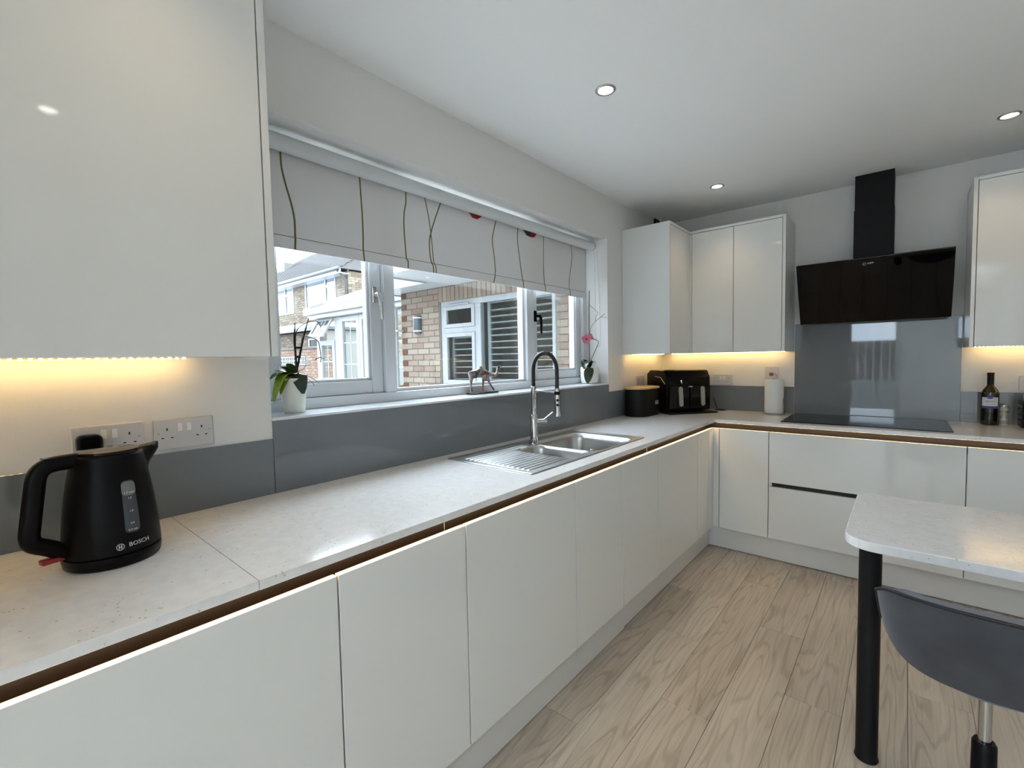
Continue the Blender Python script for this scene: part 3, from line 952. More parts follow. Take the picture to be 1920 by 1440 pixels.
# ================================================================== ceiling downlights
first = None
for (lx, ly, lab) in ((0.620, 1.782, 'recessed round ceiling downlight above the sink'), (0.627, 3.262, 'recessed round ceiling downlight above the air fryer corner'),
                 (1.952, 3.276, 'recessed round ceiling downlight between cooker hood chimney and right-hand wall cabinet'), (1.950, 1.780, 'recessed round ceiling downlight above the breakfast bar'),
                 (1.945, 0.280, 'recessed round ceiling downlight in the room end between breakfast bar and added patio doors'), (0.620, 0.280, 'recessed round ceiling downlight above the kettle')):
    if first is None:
        d = thing('downlight', lab, 'light', (lx, ly, ZC), 0, 'recessed ceiling downlights')
        MB().lathe([(0.030, -0.0005), (0.031, -0.004), (0.040, -0.0045), (0.0425, -0.002), (0.0425, 0.0), (0.030, 0.0)], (0, 0, 0), n=40, cap=False).build('bezel', M['steel'], d, smooth=60, local=True)
        MB().lathe([(0.0001, -0.0018), (0.0295, -0.0018), (0.0295, -0.0006), (0.0001, -0.0006)], (0, 0, 0), n=24).build('lens', M['lens'], d, local=True)
        ld = bpy.data.lights.new('beam', 'SPOT')
        ld.energy = DOWNLIGHT
        ld.color = (1.0, 0.74, 0.44)
        ld.spot_size = math.radians(104)
        ld.spot_blend = 1.0
        ld.shadow_soft_size = 0.03
        lo_ = bpy.data.objects.new('beam', ld)
        COL.objects.link(lo_)
        lo_.parent = d
        lo_.location = (0, 0, -0.035)
        first = d
    else:
        d = copy_tree(first)
        d.location = (lx, ly, ZC)
        d['label'] = lab

# ================================================================== sockets
def double_socket(name, label, axis, a, z, switch_open=True, plugged=False):
    """plate 146 x 86 mm; a = centre along the wall, built facing +x for axis y, facing -y for axis x"""
    loc = (0.0, a, z) if axis == 'y' else (a, YH, z)
    t = thing(name, label, 'socket', loc, 0 if axis == 'y' else -PI / 2, 'white double wall sockets')
    MB().box(0.0005, 0.010, -0.073, 0.073, -0.043, 0.043).build('plate', M['white_plastic'], t, bevel=0.003, local=True)
    for s in (-1, 1):
        MB().box(0.009, 0.0125, s * 0.011 - 0.006, s * 0.011 + 0.006, 0.006, 0.030).build('rocker_switch', M['rocker'], t, bevel=0.001, local=True)
        c = s * 0.042
        for (dy, dz, w_, h_) in ((0, 0.014, 0.0035, 0.007), (-0.011, -0.010, 0.006, 0.003), (0.011, -0.010, 0.006, 0.003)):
            MB().box(0.0096, 0.0104, c + dy - w_ / 2, c + dy + w_ / 2, dz - h_ / 2, dz + h_ / 2).build('pin_slot', M['black_gap'], t, local=True)
        MB().lathe([(0.0001, 0.0104), (0.0032, 0.0104), (0.0032, 0.0095)], (0, s * 0.062, 0.004), n=12, axis='x').build('screw', M['steel'], t, local=True)
    return t


double_socket('double_socket', 'white double wall socket with the kettle plug in it', 'y', 0.228, 1.138)
double_socket('double_socket', 'white double wall socket with empty outlets between kettle socket and window', 'y', 0.395, 1.137)
double_socket('double_socket', 'white double wall socket above the bread bin', 'y', 3.430, 1.141)
double_socket('double_socket', 'white double wall socket in full view right of the air fryer', 'x', 0.494, 1.137)
double_socket('double_socket', 'white double wall socket mostly hidden behind the air fryer', 'x', 0.325, 1.140)
cs = thing('cooker_switch', 'square white cooker switch with red rocker behind the kitchen roll', 'switch', (0.841, YH, 1.195), -PI / 2)
MB().box(0.0005, 0.010, -0.044, 0.044, -0.044, 0.044).build('plate', M['white_plastic'], cs, bevel=0.003, local=True)
MB().box(0.009, 0.015, -0.015, 0.010, -0.022, -0.002).build('rocker_switch', M['red'], cs, bevel=0.002, local=True)
MB().lathe([(0.0001, 0.0108), (0.002, 0.0108), (0.002, 0.0095)], (0, 0, 0.03), n=10, axis='x').build('neon', M['red'], cs, local=True)
MB().tube([(0.012, 0.018, -0.012), (0.02, 0.02, -0.006), (0.02, 0.03, -0.012), (0.012, 0.034, -0.03)], 0.003, n=8).build('flex_outlet', M['steel'], cs, smooth=60, local=True)
pg = thing('mains_plug', 'black mains plug in the wall socket behind the kettle', 'plug', (0.011, 0.186, 1.137))
MB().prism(rrect(-0.024, 0.024, -0.024, 0.026, 0.014), 0.0, 0.034, 'z').build('body', M['black'], pg, bevel=0.006, local=True).matrix_basis = Matrix.Rotation(PI / 2, 4, 'Y')
MB().tube([(0.03, 0.186, 1.117), (0.033, 0.186, 1.09), (0.026, 0.183, 1.02), (0.03, 0.178, 0.94), (0.05, 0.17, 0.906), (0.11, 0.165, 0.905)], 0.0032, n=8).build('cord', M['rubber'], pg, smooth=60)
sp3 = thing('double_socket', 'white wall socket at counter height beyond the wine bottle', 'socket', (2.165, YH, 1.138), -PI / 2)
MB().box(0.0005, 0.010, -0.073, 0.073, -0.043, 0.043).build('plate', M['white_plastic'], sp3, bevel=0.003, local=True)

# ================================================================== kettle
kt = thing('kettle', 'black electric kettle with water gauge standing on the worktop end', 'kettle', (0.241, 0.190, ZW), math.radians(104))
kprof = [(0.0001, 0.0), (0.078, 0.0), (0.084, 0.004), (0.087, 0.020), (0.086, 0.026), (0.0001, 0.026)]
MB().lathe(kprof, n=48).build('power_base', M['black'], kt, smooth=50, local=True)


def kr(z):
    """body radius at height z"""
    t = (z - 0.027) / 0.213
    return 0.087 - 0.0255 * t + 0.004 * math.sin(PI * t)


bm = MB()
prof = [(0.0001, 0.0275), (0.083, 0.0275), (0.0868, 0.030)] + [(kr(0.034 + 0.2 * k / 16), 0.034 + 0.2 * k / 16) for k in range(17)] + [(0.0615, 0.238), (0.058, 0.2405), (0.0001, 0.2405)]
NK = 64
rings = []
for r, h in prof:
    row = []
    for i in range(NK):
        a = 2 * PI * i / NK
        rr = r
        if h > 0.17 and r > 0.05:      # pouring lip toward +x
            k = sstep(0.17, 0.242, h)
            da = math.atan2(math.sin(a), math.cos(a))
            rr = r + 0.040 * k ** 1.6 * max(0, 1 - abs(da) / 0.42)
        row.append((rr * math.cos(a), rr * math.sin(a), h + (0.010 * max(0, 1 - abs(math.atan2(math.sin(a), math.cos(a))) / 0.3) if h > 0.235 and r > 0.05 else 0)))
    rings.append(row)
bm.ring(rings)
body = bm.build('body', M['black'], kt, smooth=40, local=True)
MB().lathe([(0.0001, 0.240), (0.056, 0.240), (0.0575, 0.244), (0.0565, 0.2475), (0.05, 0.2490), (0.0001, 0.2500)], n=48).build('lid', M['black_gloss'], kt, smooth=50, local=True)
# handle: flat sweep in the local xz plane, toward -x
hp = [(-0.048, 0.233), (-0.085, 0.233), (-0.104, 0.229), (-0.117, 0.214), (-0.123, 0.18), (-0.131, 0.12), (-0.134, 0.095), (-0.129, 0.078), (-0.110, 0.065), (-0.088, 0.050), (-0.076, 0.045)]
MB().tube(smooth_path([(x_, 0, z_) for x_, z_ in hp]), 0.0143, n=16, flat=1.15).build('handle', M['black'], kt, smooth=60, local=True)
MB().box(-0.108, -0.055, -0.010, 0.010, 0.2445, 0.2475).build('lid_button', M['black_gloss'], kt, bevel=0.001, local=True)
MB().prism([(-0.121, -0.010), (-0.080, -0.008), (-0.080, 0.008), (-0.121, 0.010)], 0.031, 0.041, 'z').build('switch', M['red'], kt, bevel=0.002, local=True)


def wrap(name, me, ang, zc, mt, off=0.0006, parent=None):
    for v in me.vertices:
        z = zc + v.co.y
        r = kr(z) + off + v.co.z
        a = ang + v.co.x / kr(zc)
        v.co = (r * math.cos(a), r * math.sin(a), z)
    return link(name, me, mt, parent or kt, None, True)


def patch(w_, h_, n=10, mrow=14, thick=0.0012, rad=0.008):
    b = MB()
    poly = rrect(-w_ / 2, w_ / 2, -h_ / 2, h_ / 2, rad, 5)
    vs = [b.bm.verts.new((p[0], p[1], thick)) for p in poly]
    f = b.bm.faces.new(vs)
    geo = bmesh.ops.triangulate(b.bm, faces=[f])
    bmesh.ops.subdivide_edges(b.bm, edges=b.bm.edges[:], cuts=5, use_grid_fill=True)
    me_ = bpy.data.meshes.new('patch')
    b.bm.to_mesh(me_)
    b.bm.free()
    return me_


KA = -PI / 2 + 0.03
gz = 0.128
gauge = wrap('water_gauge', patch(0.026, 0.112), KA, gz, M['gauge'], 0.0002)
wrap('gauge_top', patch(0.025, 0.030), KA, gz + 0.039, M['gauge_top'], 0.0008, gauge)
for s_, dz in (('1.7 max', 0.030), ('1.5', 0.018), ('1.0', -0.010), ('0.5', -0.036), ('0.3 min', -0.050)):
    wrap('gauge_mark', text_mesh(s_, 0.0058, 0.0001), KA, gz + dz, M['print'], 0.0022, gauge)
lo = wrap('logo', text_mesh('BOSCH', 0.0125, 0.0002), KA + 0.12, 0.047, M['print'], 0.0008)
bm = MB()
for r0, r1 in ((0.0070, 0.0058),):
    for k in range(28):
        a0, a1 = 2 * PI * k / 28, 2 * PI * (k + 1) / 28
        bm.bm.faces.new([bm.bm.verts.new((math.cos(a) * r, math.sin(a) * r, 0)) for a, r in ((a0, r0), (a1, r0), (a1, r1), (a0, r1))])
for s in (-1, 1):
    bm.bm.faces.new([bm.bm.verts.new((s * 0.0020 - 0.0008, y_, 0)) if i in (0, 3) else bm.bm.verts.new((s * 0.0020 + 0.0008, y_, 0)) for i, y_ in enumerate((-0.0042, -0.0042, 0.0042, 0.0042))])
bm.bm.faces.new([bm.bm.verts.new(p) for p in ((-0.002, -0.0008, 0), (0.002, -0.0008, 0), (0.002, 0.0008, 0), (-0.002, 0.0008, 0))])
me = bpy.data.meshes.new('logo_ring')
bm.bm.to_mesh(me)
bm.bm.free()
wrap('logo_ring', me, KA - 0.285, 0.0465, M['print'], 0.0008)

# ================================================================== blind
bl = thing('roller_blind', 'white roller blind printed with olive stems, half lowered over the window', 'blind', (-0.11, 1.75, 2.1))
TX, TZ = -0.095, 2.108
MB().lathe([(0.0001, 0.668), (0.029, 0.668), (0.029, 2.868), (0.0001, 2.868)], (TX, 0, TZ), n=32, axis='y').build('roller_tube', M['alu'], bl, smooth=40)
MB().lathe([(0.0001, 2.868), (0.031, 2.868), (0.031, 2.874), (0.0001, 2.874)], (TX, 0, TZ), n=32, axis='y').build('end_cap', M['white_plastic'], bl, smooth=40)
MB().box(TX - 0.03, TX + 0.015, 2.874, 2.884, TZ - 0.02, 2.16).build('bracket', M['white_plastic'], bl, bevel=0.002)
MB().box(TX - 0.03, TX + 0.015, 0.655, 0.664, TZ - 0.02, 2.16).build('bracket', M['white_plastic'], bl, bevel=0.002)
MB().box(-0.1255, -0.1245, 0.675, 2.822, 1.792, TZ).build('fabric', M['fabric'], bl)
MB().box(-0.1275, -0.1225, 0.675, 2.822, 1.748, 1.7925).build('hem_bar', M['fabric'], bl, bevel=0.0015)
MB().box(-0.1246, -0.1237, 0.676, 2.821, 1.7926, 1.7942).build('stitch_line', M['stem_print'], bl)
stems = [
    [(0.762, 2.095), (0.764, 2.037), (0.775, 1.982), (0.792, 1.919), (0.802, 1.865), (0.803, 1.813), (0.80, 1.750)],
    [(1.078, 2.095), (1.081, 2.016), (1.084, 1.945), (1.085, 1.859), (1.083, 1.791), (1.086, 1.750)],
    [(1.308, 2.095), (1.307, 2.043), (1.296, 1.992), (1.293, 1.923), (1.298, 1.826), (1.301, 1.792), (1.308, 1.782), (1.308, 1.75)],
    [(1.414, 2.095), (1.433, 2.018), (1.446, 1.938), (1.456, 1.836), (1.46, 1.795), (1.470, 1.783), (1.472, 1.75)],
    [(1.515, 2.095), (1.48, 2.018), (1.45, 1.944), (1.436, 1.89), (1.439, 1.828), (1.446, 1.795), (1.454, 1.783), (1.456, 1.75)],
    [(1.909, 2.095), (1.881, 2.01), (1.875, 1.969), (1.889, 1.885), (1.894, 1.819), (1.890, 1.79), (1.877, 1.75)],
    [(2.097, 2.095), (2.091, 2.018), (2.105, 1.923), (2.128, 1.806), (2.134, 1.79), (2.137, 1.75)],
    [(2.346, 2.095), (2.341, 1.965), (2.341, 1.879), (2.347, 1.792), (2.355, 1.782), (2.355, 1.75)],
    [(2.650, 2.095), (2.664, 2.016), (2.649, 1.945), (2.63, 1.867), (2.625, 1.804), (2.634, 1.782), (2.635, 1.75)]]


def ribbon(name, pts, w_, xx, mt, parent):
    dense = []
    for i in range(len(pts) - 1):
        p0_, p1_, p2_, p3_ = pts[max(i - 1, 0)], pts[i], pts[i + 1], pts[min(i + 2, len(pts) - 1)]
        for k in range(6):
            t = k / 6
            dense.append(tuple(0.5 * (2 * p1_[j] + (p2_[j] - p0_[j]) * t + (2 * p0_[j] - 5 * p1_[j] + 4 * p2_[j] - p3_[j]) * t * t + (3 * p1_[j] - p0_[j] - 3 * p2_[j] + p3_[j]) * t ** 3) for j in (0, 1)))
    dense.append(pts[-1])
    b = MB()
    L = []
    for i, p in enumerate(dense):
        q0, q1 = dense[max(i - 1, 0)], dense[min(i + 1, len(dense) - 1)]
        t = Vector((q1[0] - q0[0], q1[1] - q0[1])).normalized()
        n_ = Vector((-t.y, t.x)) * w_ / 2
        xo = xx if p[1] > 1.793 else xx + 0.0020
        L.append((b.bm.verts.new((xo, p[0] + n_.x, p[1] + n_.y)), b.bm.verts.new((xo, p[0] - n_.x, p[1] - n_.y))))
    for a, c in zip(L[:-1], L[1:]):
        b.bm.faces.new((a[0], a[1], c[1], c[0]))
    return b.build(name, mt, parent)


for i, s in enumerate(stems):
    ribbon('printed_stem', s, (0.0072, 0.0068, 0.0068, 0.0055, 0.0068, 0.0072, 0.0072, 0.0060, 0.0060)[i], -0.1241, M['stem_print'], bl)
for poly, mt in (([(1.700, 2.09), (1.80, 2.09), (1.763, 2.066), (1.727, 2.066)], 'poppy_print'), ([(2.140, 2.09), (2.215, 2.09), (2.212, 2.058), (2.175, 2.062)], 'poppy_dark'), ([(2.215, 2.09), (2.275, 2.09), (2.25, 2.063), (2.212, 2.058)], 'poppy_print')):
    b = MB()
    b.bm.faces.new([b.bm.verts.new((-0.1241, p[0], p[1])) for p in poly])
    b.build('printed_poppy', M[mt], bl)
ch = [(-0.085, 2.889, 2.08), (-0.080, 2.890, 1.8), (-0.078, 2.890, 1.45), (-0.070, 2.890, 1.415), (-0.058, 2.890, 1.408), (-0.047, 2.890, 1.42), (-0.042, 2.890, 1.46), (-0.05, 2.890, 1.8), (-0.066, 2.889, 2.08)]
MB().tube(smooth_path(ch), 0.0013, n=6).build('chain', M['white_plastic'], bl, smooth=60)

# ================================================================== plants
def leaf(name, base, tip, width, mt, parent, sag=0.0, fold=0.25, up=(0, 0, 1), n=10, side=None):
    base, tip = Vector(base), Vector(tip)
    d = tip - base
    t = d.normalized()
    s = Vector(side).normalized() if side else t.cross(Vector(up)).normalized()
    nrm_ = s.cross(t)
    b = MB()
    rows = []
    for i in range(n + 1):
        u = i / n
        wv = width * (math.sin(PI * min(1, u ** 0.85 * 0.94 + 0.05)) ** 0.55) / 2
        c = base + d * u + Vector((0, 0, 1)) * (sag * 4 * u * (1 - u))
        row = []
        for k in range(-2, 3):
            q_ = k / 2
            row.append(c + s * (wv * q_) + nrm_ * (abs(q_) * wv * fold))
        rows.append(row)
    th = nrm_ * 0.0009
    top = [[b.bm.verts.new(p + th) for p in r] for r in rows]
    bot = [[b.bm.verts.new(p - th) for p in r] for r in rows]
    for A, flip in ((top, False), (bot, True)):
        for i in range(n):
            for k in range(4):
                f = (A[i][k], A[i][k + 1], A[i + 1][k + 1], A[i + 1][k])
                b.bm.faces.new(f[::-1] if flip else f)
    for i in range(n):
        for k in (0, 4):
            b.bm.faces.new((top[i][k], top[i + 1][k], bot[i + 1][k], bot[i][k]))
    b.bm.faces.new(bot[0] + top[0][::-1])
    b.bm.faces.new(top[n] + bot[n][::-1])
    return b.build(name, mt, parent, smooth=60)


SZ = WZ0 + 0.006
px, py = -0.100, 0.762
ol = thing('potted_orchid', 'flowerless potted orchid with dark stakes in a ribbed cream pot on the sill', 'plant', (px, py, SZ))
MB().lathe([(0.0001, 0), (0.033, 0), (0.035, 0.003), (0.0455, 0.122), (0.0455, 0.126), (0.042, 0.126), (0.040, 0.105), (0.0001, 0.105)], (px, py, SZ), n=96, mod=lambda a, h: 1 + (0.012 * math.cos(24 * a) if 0.004 < h < 0.121 else 0)).build('pot', M['pot'], ol, smooth=50)
MB().lathe([(0.0001, 0.106), (0.0395, 0.106), (0.0395, 0.112), (0.0001, 0.116)], (px, py, SZ), n=24).build('bark', M['soil'], ol, smooth=50)
Z0 = SZ + 0.122
for tipo, wd, mt, sag in (((0.010, -0.022, 0.058), 0.040, 'leaf', 0.01), ((0.015, -0.055, 0.045), 0.042, 'leaf', 0.012), ((0.02, -0.088, 0.004), 0.042, 'leaf', 0.02), ((0.035, -0.086, -0.075), 0.045, 'leaf_light', 0.05), ((0.035, -0.062, -0.05), 0.036, 'leaf_light', 0.03), ((0.068, 0.002, -0.050), 0.062, 'leaf_dark', 0.045), ((0.062, -0.02, 0.018), 0.034, 'leaf_dark', 0.012), ((-0.005, 0.045, 0.014), 0.034, 'leaf_light', 0.01), ((-0.035, -0.05, 0.03), 0.04, 'leaf', 0.01)):
    leaf('leaf', (px, py, Z0), (px + tipo[0], py + tipo[1], Z0 + tipo[2]), wd, M[mt], ol, sag, side=(0.35, 0.94, 0) if tipo[0] > 0.065 else None)
MB().tube([(px, .774, 1.25), (px, .775, 1.336), (px + 0.002, .771, 1.415), (px + .002, .776, 1.478)], [0.004, 0.004, 0.0045, 0.0015], n=8).build('stake', M['stake'], ol, smooth=60)
MB().tube([(px, .768, 1.25), (px, .776, 1.304), (px, .802, 1.415), (px, .828, 1.498)], [0.004, 0.004, 0.0042, 0.0016], n=8).build('stake', M['stake'], ol, smooth=60)
for a in (1.355, 1.388):
    MB().box(px - 0.004, px + 0.006, .772, .790, a - 0.004, a + 0.004).build('clip', M['stake'], ol)
for pts in ([(.772, 1.27), (.774, 1.40), (.778, 1.443), (.793, 1.466), (.82, 1.482), (.847, 1.489), (.865, 1.484), (.873, 1.464)],
            [(.768, 1.27), (.772, 1.38), (.775, 1.432), (.809, 1.431), (.844, 1.423), (.861, 1.408), (.866, 1.375), (.868, 1.346), (.864, 1.334)],
            [(.868, 1.352), (.852, 1.349), (.845, 1.343)]):
    MB().tube(smooth_path([(px + 0.004, a, b_) for a, b_ in pts]), 0.0017, n=6).build('flower_stem', M['stem'], ol, smooth=60)
leaf('bud', (px + 0.004, .868, 1.350), (px + 0.004, .882, 1.345), 0.009, M['leaf_light'], ol)
for pts in ([(.777, 1.27), (.777, 1.301), (.798, 1.309), (.807, 1.321), (.828, 1.326)], [(.777, 1.27), (.777, 1.293), (.80, 1.295), (.82, 1.28), (.837, 1.27), (.855, 1.255)], [(.79, 1.275), (.81, 1.272), (.83, 1.258), (.835, 1.245)]):
    MB().tube(smooth_path([(px + 0.006, a, b_) for a, b_ in pts]), 0.0014, n=6).build('aerial_root', M['root'], ol, smooth=60)

qx, qy = -0.098, 2.832
orr = thing('potted_orchid', 'potted orchid with one pink flower in a plain white pot by the blind end', 'plant', (qx, qy, SZ))
MB().lathe([(0.0001, 0), (0.050, 0), (0.058, 0.006), (0.0625, 0.03), (0.0625, 0.112), (0.060, 0.116), (0.0575, 0.113), (0.0575, 0.098), (0.0001, 0.098)], (qx, qy, SZ), n=40).build('pot', M['pot_white'], orr, smooth=40)
MB().lathe([(0.0001, 0.099), (0.057, 0.099), (0.057, 0.106), (0.0001, 0.118)], (qx, qy, SZ), n=24).build('bark', M['soil'], orr, smooth=50)
Z1 = SZ + 0.112
leaf('leaf', (qx, qy - 0.01, Z1), (qx + 0.050, qy - 0.155, Z1 - 0.006), 0.075, M['leaf_dark'], orr, 0.045)
leaf('leaf', (qx + 0.03, qy - 0.050, Z1 + 0.006), (qx + 0.052, qy - 0.112, Z1 - 0.106), 0.066, M['leaf_dark'], orr, 0.016, side=(0.8, 0.6, 0))
leaf('leaf', (qx - 0.01, qy, Z1), (qx - 0.03, qy - 0.075, Z1 + 0.05), 0.045, M['leaf_dark'], orr, 0.02)
leaf('leaf', (qx, qy, Z1), (qx + 0.045, qy + 0.02, Z1 + 0.03), 0.045, M['leaf_dark'], orr, 0.02)
MB().tube([(qx, qy, Z1 - 0.03), (qx, qy, 1.55), (qx + 0.004, qy, 1.80)], [0.0032, 0.0032, 0.0026], n=8).build('stake', M['stake'], orr, smooth=60)
MB().tube([(qx, qy - 0.03, Z1), (qx + 0.03, qy + 0.01, 1.36), (qx + 0.05, qy + 0.03, 1.42), (qx + 0.055, qy + 0.035, 1.445), (qx + 0.03, qy + 0.02, 1.462), (qx, qy - 0.005, 1.464), (qx - 0.01, qy - 0.03, 1.466)], 0.0026, n=8).build('flower_stem', M['stem'], orr, smooth=60)
MB().tube([(qx + 0.004, qy, 1.50), (qx + 0.016, qy, 1.55), (qx + 0.045, qy + 0.01, 1.585), (qx + 0.078, qy + 0.02, 1.61), (qx + 0.105, qy + 0.03, 1.635)], 0.0014, n=6).build('twig', M['stem'], orr, smooth=60)
MB().tube([(qx + 0.078, qy + 0.02, 1.61), (qx + 0.11, qy + 0.03, 1.612), (qx + 0.122, qy + 0.03, 1.60)], 0.0013, n=6).build('twig', M['stem'], orr, smooth=60)
MB().tube([(qx + 0.004, qy, 1.70), (qx + 0.04, qy + 0.01, 1.668), (qx + 0.062, qy + 0.02, 1.642), (qx + 0.045, qy + 0.015, 1.615), (qx + 0.042, qy + 0.012, 1.584)], 0.0014, n=6).build('twig', M['stem'], orr, smooth=60)
fc = Vector((qx + 0.004, qy - 0.045, 1.462))
fn = Vector((0.55, -0.8, 0.0)).normalized()
fu = Vector((0, 0, 1))
fs = fn.cross(fu)
for k in range(5):
    a = PI / 2 + 2 * PI * k / 5
    tip = fc + (fs * math.cos(a) + fu * math.sin(a)) * 0.034 + fn * 0.008
    leaf('petal', fc, tip, 0.036, M['petal'], orr, 0, 0.15, up=fn, n=6)
MB().sphere(fc + fn * 0.008, 0.008, 10, 6).build('lip', M['red'], orr, smooth=180)
fc2 = fc + Vector((0.012, 0.03, 0.014))
for k in range(4):
    a = 0.4 + 2 * PI * k / 4
    leaf('petal', fc2, fc2 + (fs * math.cos(a) + fu * math.sin(a)) * 0.026 - fn * 0.006, 0.024, M['petal'], orr, 0, 0.1, up=fn, n=6)

# ================================================================== camel statuette
CX = -0.128
cml = thing('camel_statuette', 'multicoloured patchwork camel statuette on a black base on the window sill', 'ornament', (CX, 1.78, SZ))
MB().prism(rrect(CX - 0.030, CX + 0.030, 1.674, 1.884, 0.02), SZ, SZ + 0.008).build('base', M['black_gloss'], cml, bevel=0.002)
V, Eg, Rr = [], [], []


def chain(pts, start=None):
    prev = start
    for (yy, zz, dx, r) in pts:
        V.append((CX + dx, yy, zz))
        Rr.append(r)
        i = len(V) - 1
        if prev is not None: Eg.append((prev, i))
        prev = i
    return prev


chain([(1.690, 1.262, 0, 0.016), (1.712, 1.262, 0, 0.021), (1.745, 1.260, 0, 0.024), (1.772, 1.258, 0, 0.025), (1.800, 1.258, 0, 0.0225), (1.824, 1.256, 0, 0.016), (1.848, 1.246, 0, 0.010), (1.872, 1.243, 0, 0.0085), (1.890, 1.250, 0, 0.008), (1.899, 1.266, 0, 0.0078), (1.903, 1.283, 0, 0.0085), (1.916, 1.291, 0, 0.008), (1.933, 1.289, 0, 0.0055)])
chain([(1.758, 1.282, 0, 0.017), (1.763, 1.302, 0, 0.007)], 3)
b_ = SZ + 0.0085
chain([(1.688, 1.245, 0.011, 0.013), (1.682, 1.222, 0.012, 0.0075), (1.679, 1.206, 0.012, 0.0055), (1.676, 1.176, 0.012, 0.0042), (1.678, b_ + 0.004, 0.012, 0.0048)], 0)
chain([(1.703, 1.240, -0.011, 0.013), (1.702, 1.220, -0.012, 0.0075), (1.700, 1.206, -0.012, 0.0055), (1.706, 1.178, -0.012, 0.0042), (1.711, b_ + 0.004, -0.012, 0.0048)], 1)
chain([(1.796, 1.236, -0.010, 0.010), (1.794, 1.210, -0.011, 0.0062), (1.790, 1.184, -0.011, 0.0042), (1.790, b_ + 0.004, -0.011, 0.0048)], 4)
chain([(1.806, 1.238, 0.010, 0.010), (1.820, 1.208, 0.011, 0.0065), (1.838, 1.186, 0.011, 0.0045), (1.858, b_ + 0.004, 0.011, 0.0048)], 5)
chain([(1.899, 1.296, 0.005, 0.0022), (1.894, 1.303, 0.007, 0.0016)], 10)
me = bpy.data.meshes.new('body')
b2 = bmesh.new()
sk = b2.verts.layers.skin.verify()
vs = []
for p, r in zip(V, Rr):
    v = b2.verts.new((p[0] - CX, p[1] - 1.78, p[2] - SZ))
    v[sk].radius = (r, r)
    vs.append(v)
vs[3][sk].use_root = True
for a, c in Eg:
    b2.edges.new((vs[a], vs[c]))
b2.to_mesh(me)
b2.free()
cb = link('body', me, None, cml, None, True)
md = cb.modifiers.new('skin', 'SKIN')
md.use_smooth_shade = True
ms = cb.modifiers.new('sub', 'SUBSURF')
ms.levels = ms.render_levels = 2
dg = bpy.context.evaluated_depsgraph_get()
dg.update()
me2 = bpy.data.meshes.new_from_object(cb.evaluated_get(dg))
bpy.data.objects.remove(cb, do_unlink=True)
me2.materials.clear()
link('body', me2, M['camel'], cml, 180, True)

# ================================================================== counter objects in the corner
def stadium(lx, ly, n=12):
    """lx short, ly long axis (along y)"""
    r = lx / 2
    c = ly / 2 - r
    pts = []
    for k in range(n + 1):
        a = PI * k / n
        pts.append((r * math.cos(a), c + r * math.sin(a)))
    for k in range(n + 1):
        a = PI + PI * k / n
        pts.append((r * math.cos(a), -c + r * math.sin(a)))
    return pts


bb = thing('bread_bin', 'black oval bread bin with pale wooden lid near the corner', 'bread bin', (0.107, 3.238, ZW), math.radians(-3))
MB().prism(stadium(0.176, 0.325), 0.0, 0.196).build('body', M['black_matt'], bb, bevel=0.003, local=True, smooth=30)
MB().prism(stadium(0.186, 0.335), 0.197, 0.211).build('lid', M['bamboo'], bb, bevel=0.003, local=True, smooth=30)
MB().box(0.0885, 0.0900, 0.030, 0.082, 0.080, 0.108).build('name_plate', M['label_card'], bb, bevel=0.001, local=True)
lm = text_mesh('BREAD', 0.012, 0.0002)
lm.transform(Matrix(((0, 0, 1, 0.0903), (1, 0, 0, 0.056), (0, 1, 0, 0.094), (0, 0, 0, 1))))
link('lettering', lm, M['black_matt'], bb, None, True)

fa = math.atan2(0.295, 0.221)        # direction of the fryer's front edge
tray = thing('tray', 'dark flat tray under the air fryer', 'tray', (0.258, 3.585, ZW), fa)
MB().prism(rrect(-0.195, 0.215, -0.185, 0.16, 0.02), 0.0, 0.010).build('board', M['black_matt'], tray, bevel=0.003, local=True)
fr = thing('air_fryer', 'black dual-drawer air fryer with two silver-grey handles in the corner', 'air fryer', (0.240, 3.592, ZW + 0.010), fa)
FW, FD, FH = 0.185, 0.145, 0.316
MB().prism([(-FD, 0.012), (-FD, 0.262), (-FD + 0.03, FH - 0.006), (-FD + 0.05, FH), (FD - 0.05, FH), (FD, FH - 0.03), (FD, 0.012)], -FW, FW, 'x').build('body', M['black'], fr, bevel=0.008, seg=3, local=True, smooth=40)
MB().prism([(-FD - 0.001, 0.205), (-FD - 0.014, 0.205), (-FD + 0.030, 0.292), (-FD + 0.040, 0.288)], -FW + 0.012, FW - 0.012, 'x').build('control_panel', M['black_gloss'], fr, bevel=0.003, local=True)
for s in (-1, 1):
    dr_ = MB().box(s * 0.088 - 0.083, s * 0.088 + 0.083, -FD - 0.020, -FD + 0.005, 0.030, 0.200).build('drawer', M['black_gloss'], fr, bevel=0.006, seg=3, local=True)
    b = MB()
    b.prism([(p[0], p[1]) for p in rrect(-0.0165, 0.0165, -0.074, 0.074, 0.0160, 8)], 0.0, 0.012, 'z')
    h = b.build('handle', M['grey_handle'], dr_, bevel=0.002, local=True)
    h.matrix_basis = Matrix.Translation((s * 0.092 + 0.01, -FD - 0.021, 0.120)) @ Matrix.Rotation(PI / 2, 4, 'X') @ Matrix.Rotation(math.radians(2.5), 4, 'Z')
lm = text_mesh('NINJA', 0.013, 0.0003)
lm.transform(Matrix(((1, 0, 0, 0.004), (0, 0, -1, -FD - 0.0204), (0, 1, 0, 0.192), (0, 0, 0, 1))))
link('logo', lm, M['print'], fr, None, True)
for dz, r in ((0.236, 0.0042), (0.222, 0.0022)):
    MB().sphere((-0.062, -FD + (dz - 0.205) * 0.506 - 0.015, dz), r, 10, 6).build('indicator', M['pilot'], fr, smooth=180, local=True)
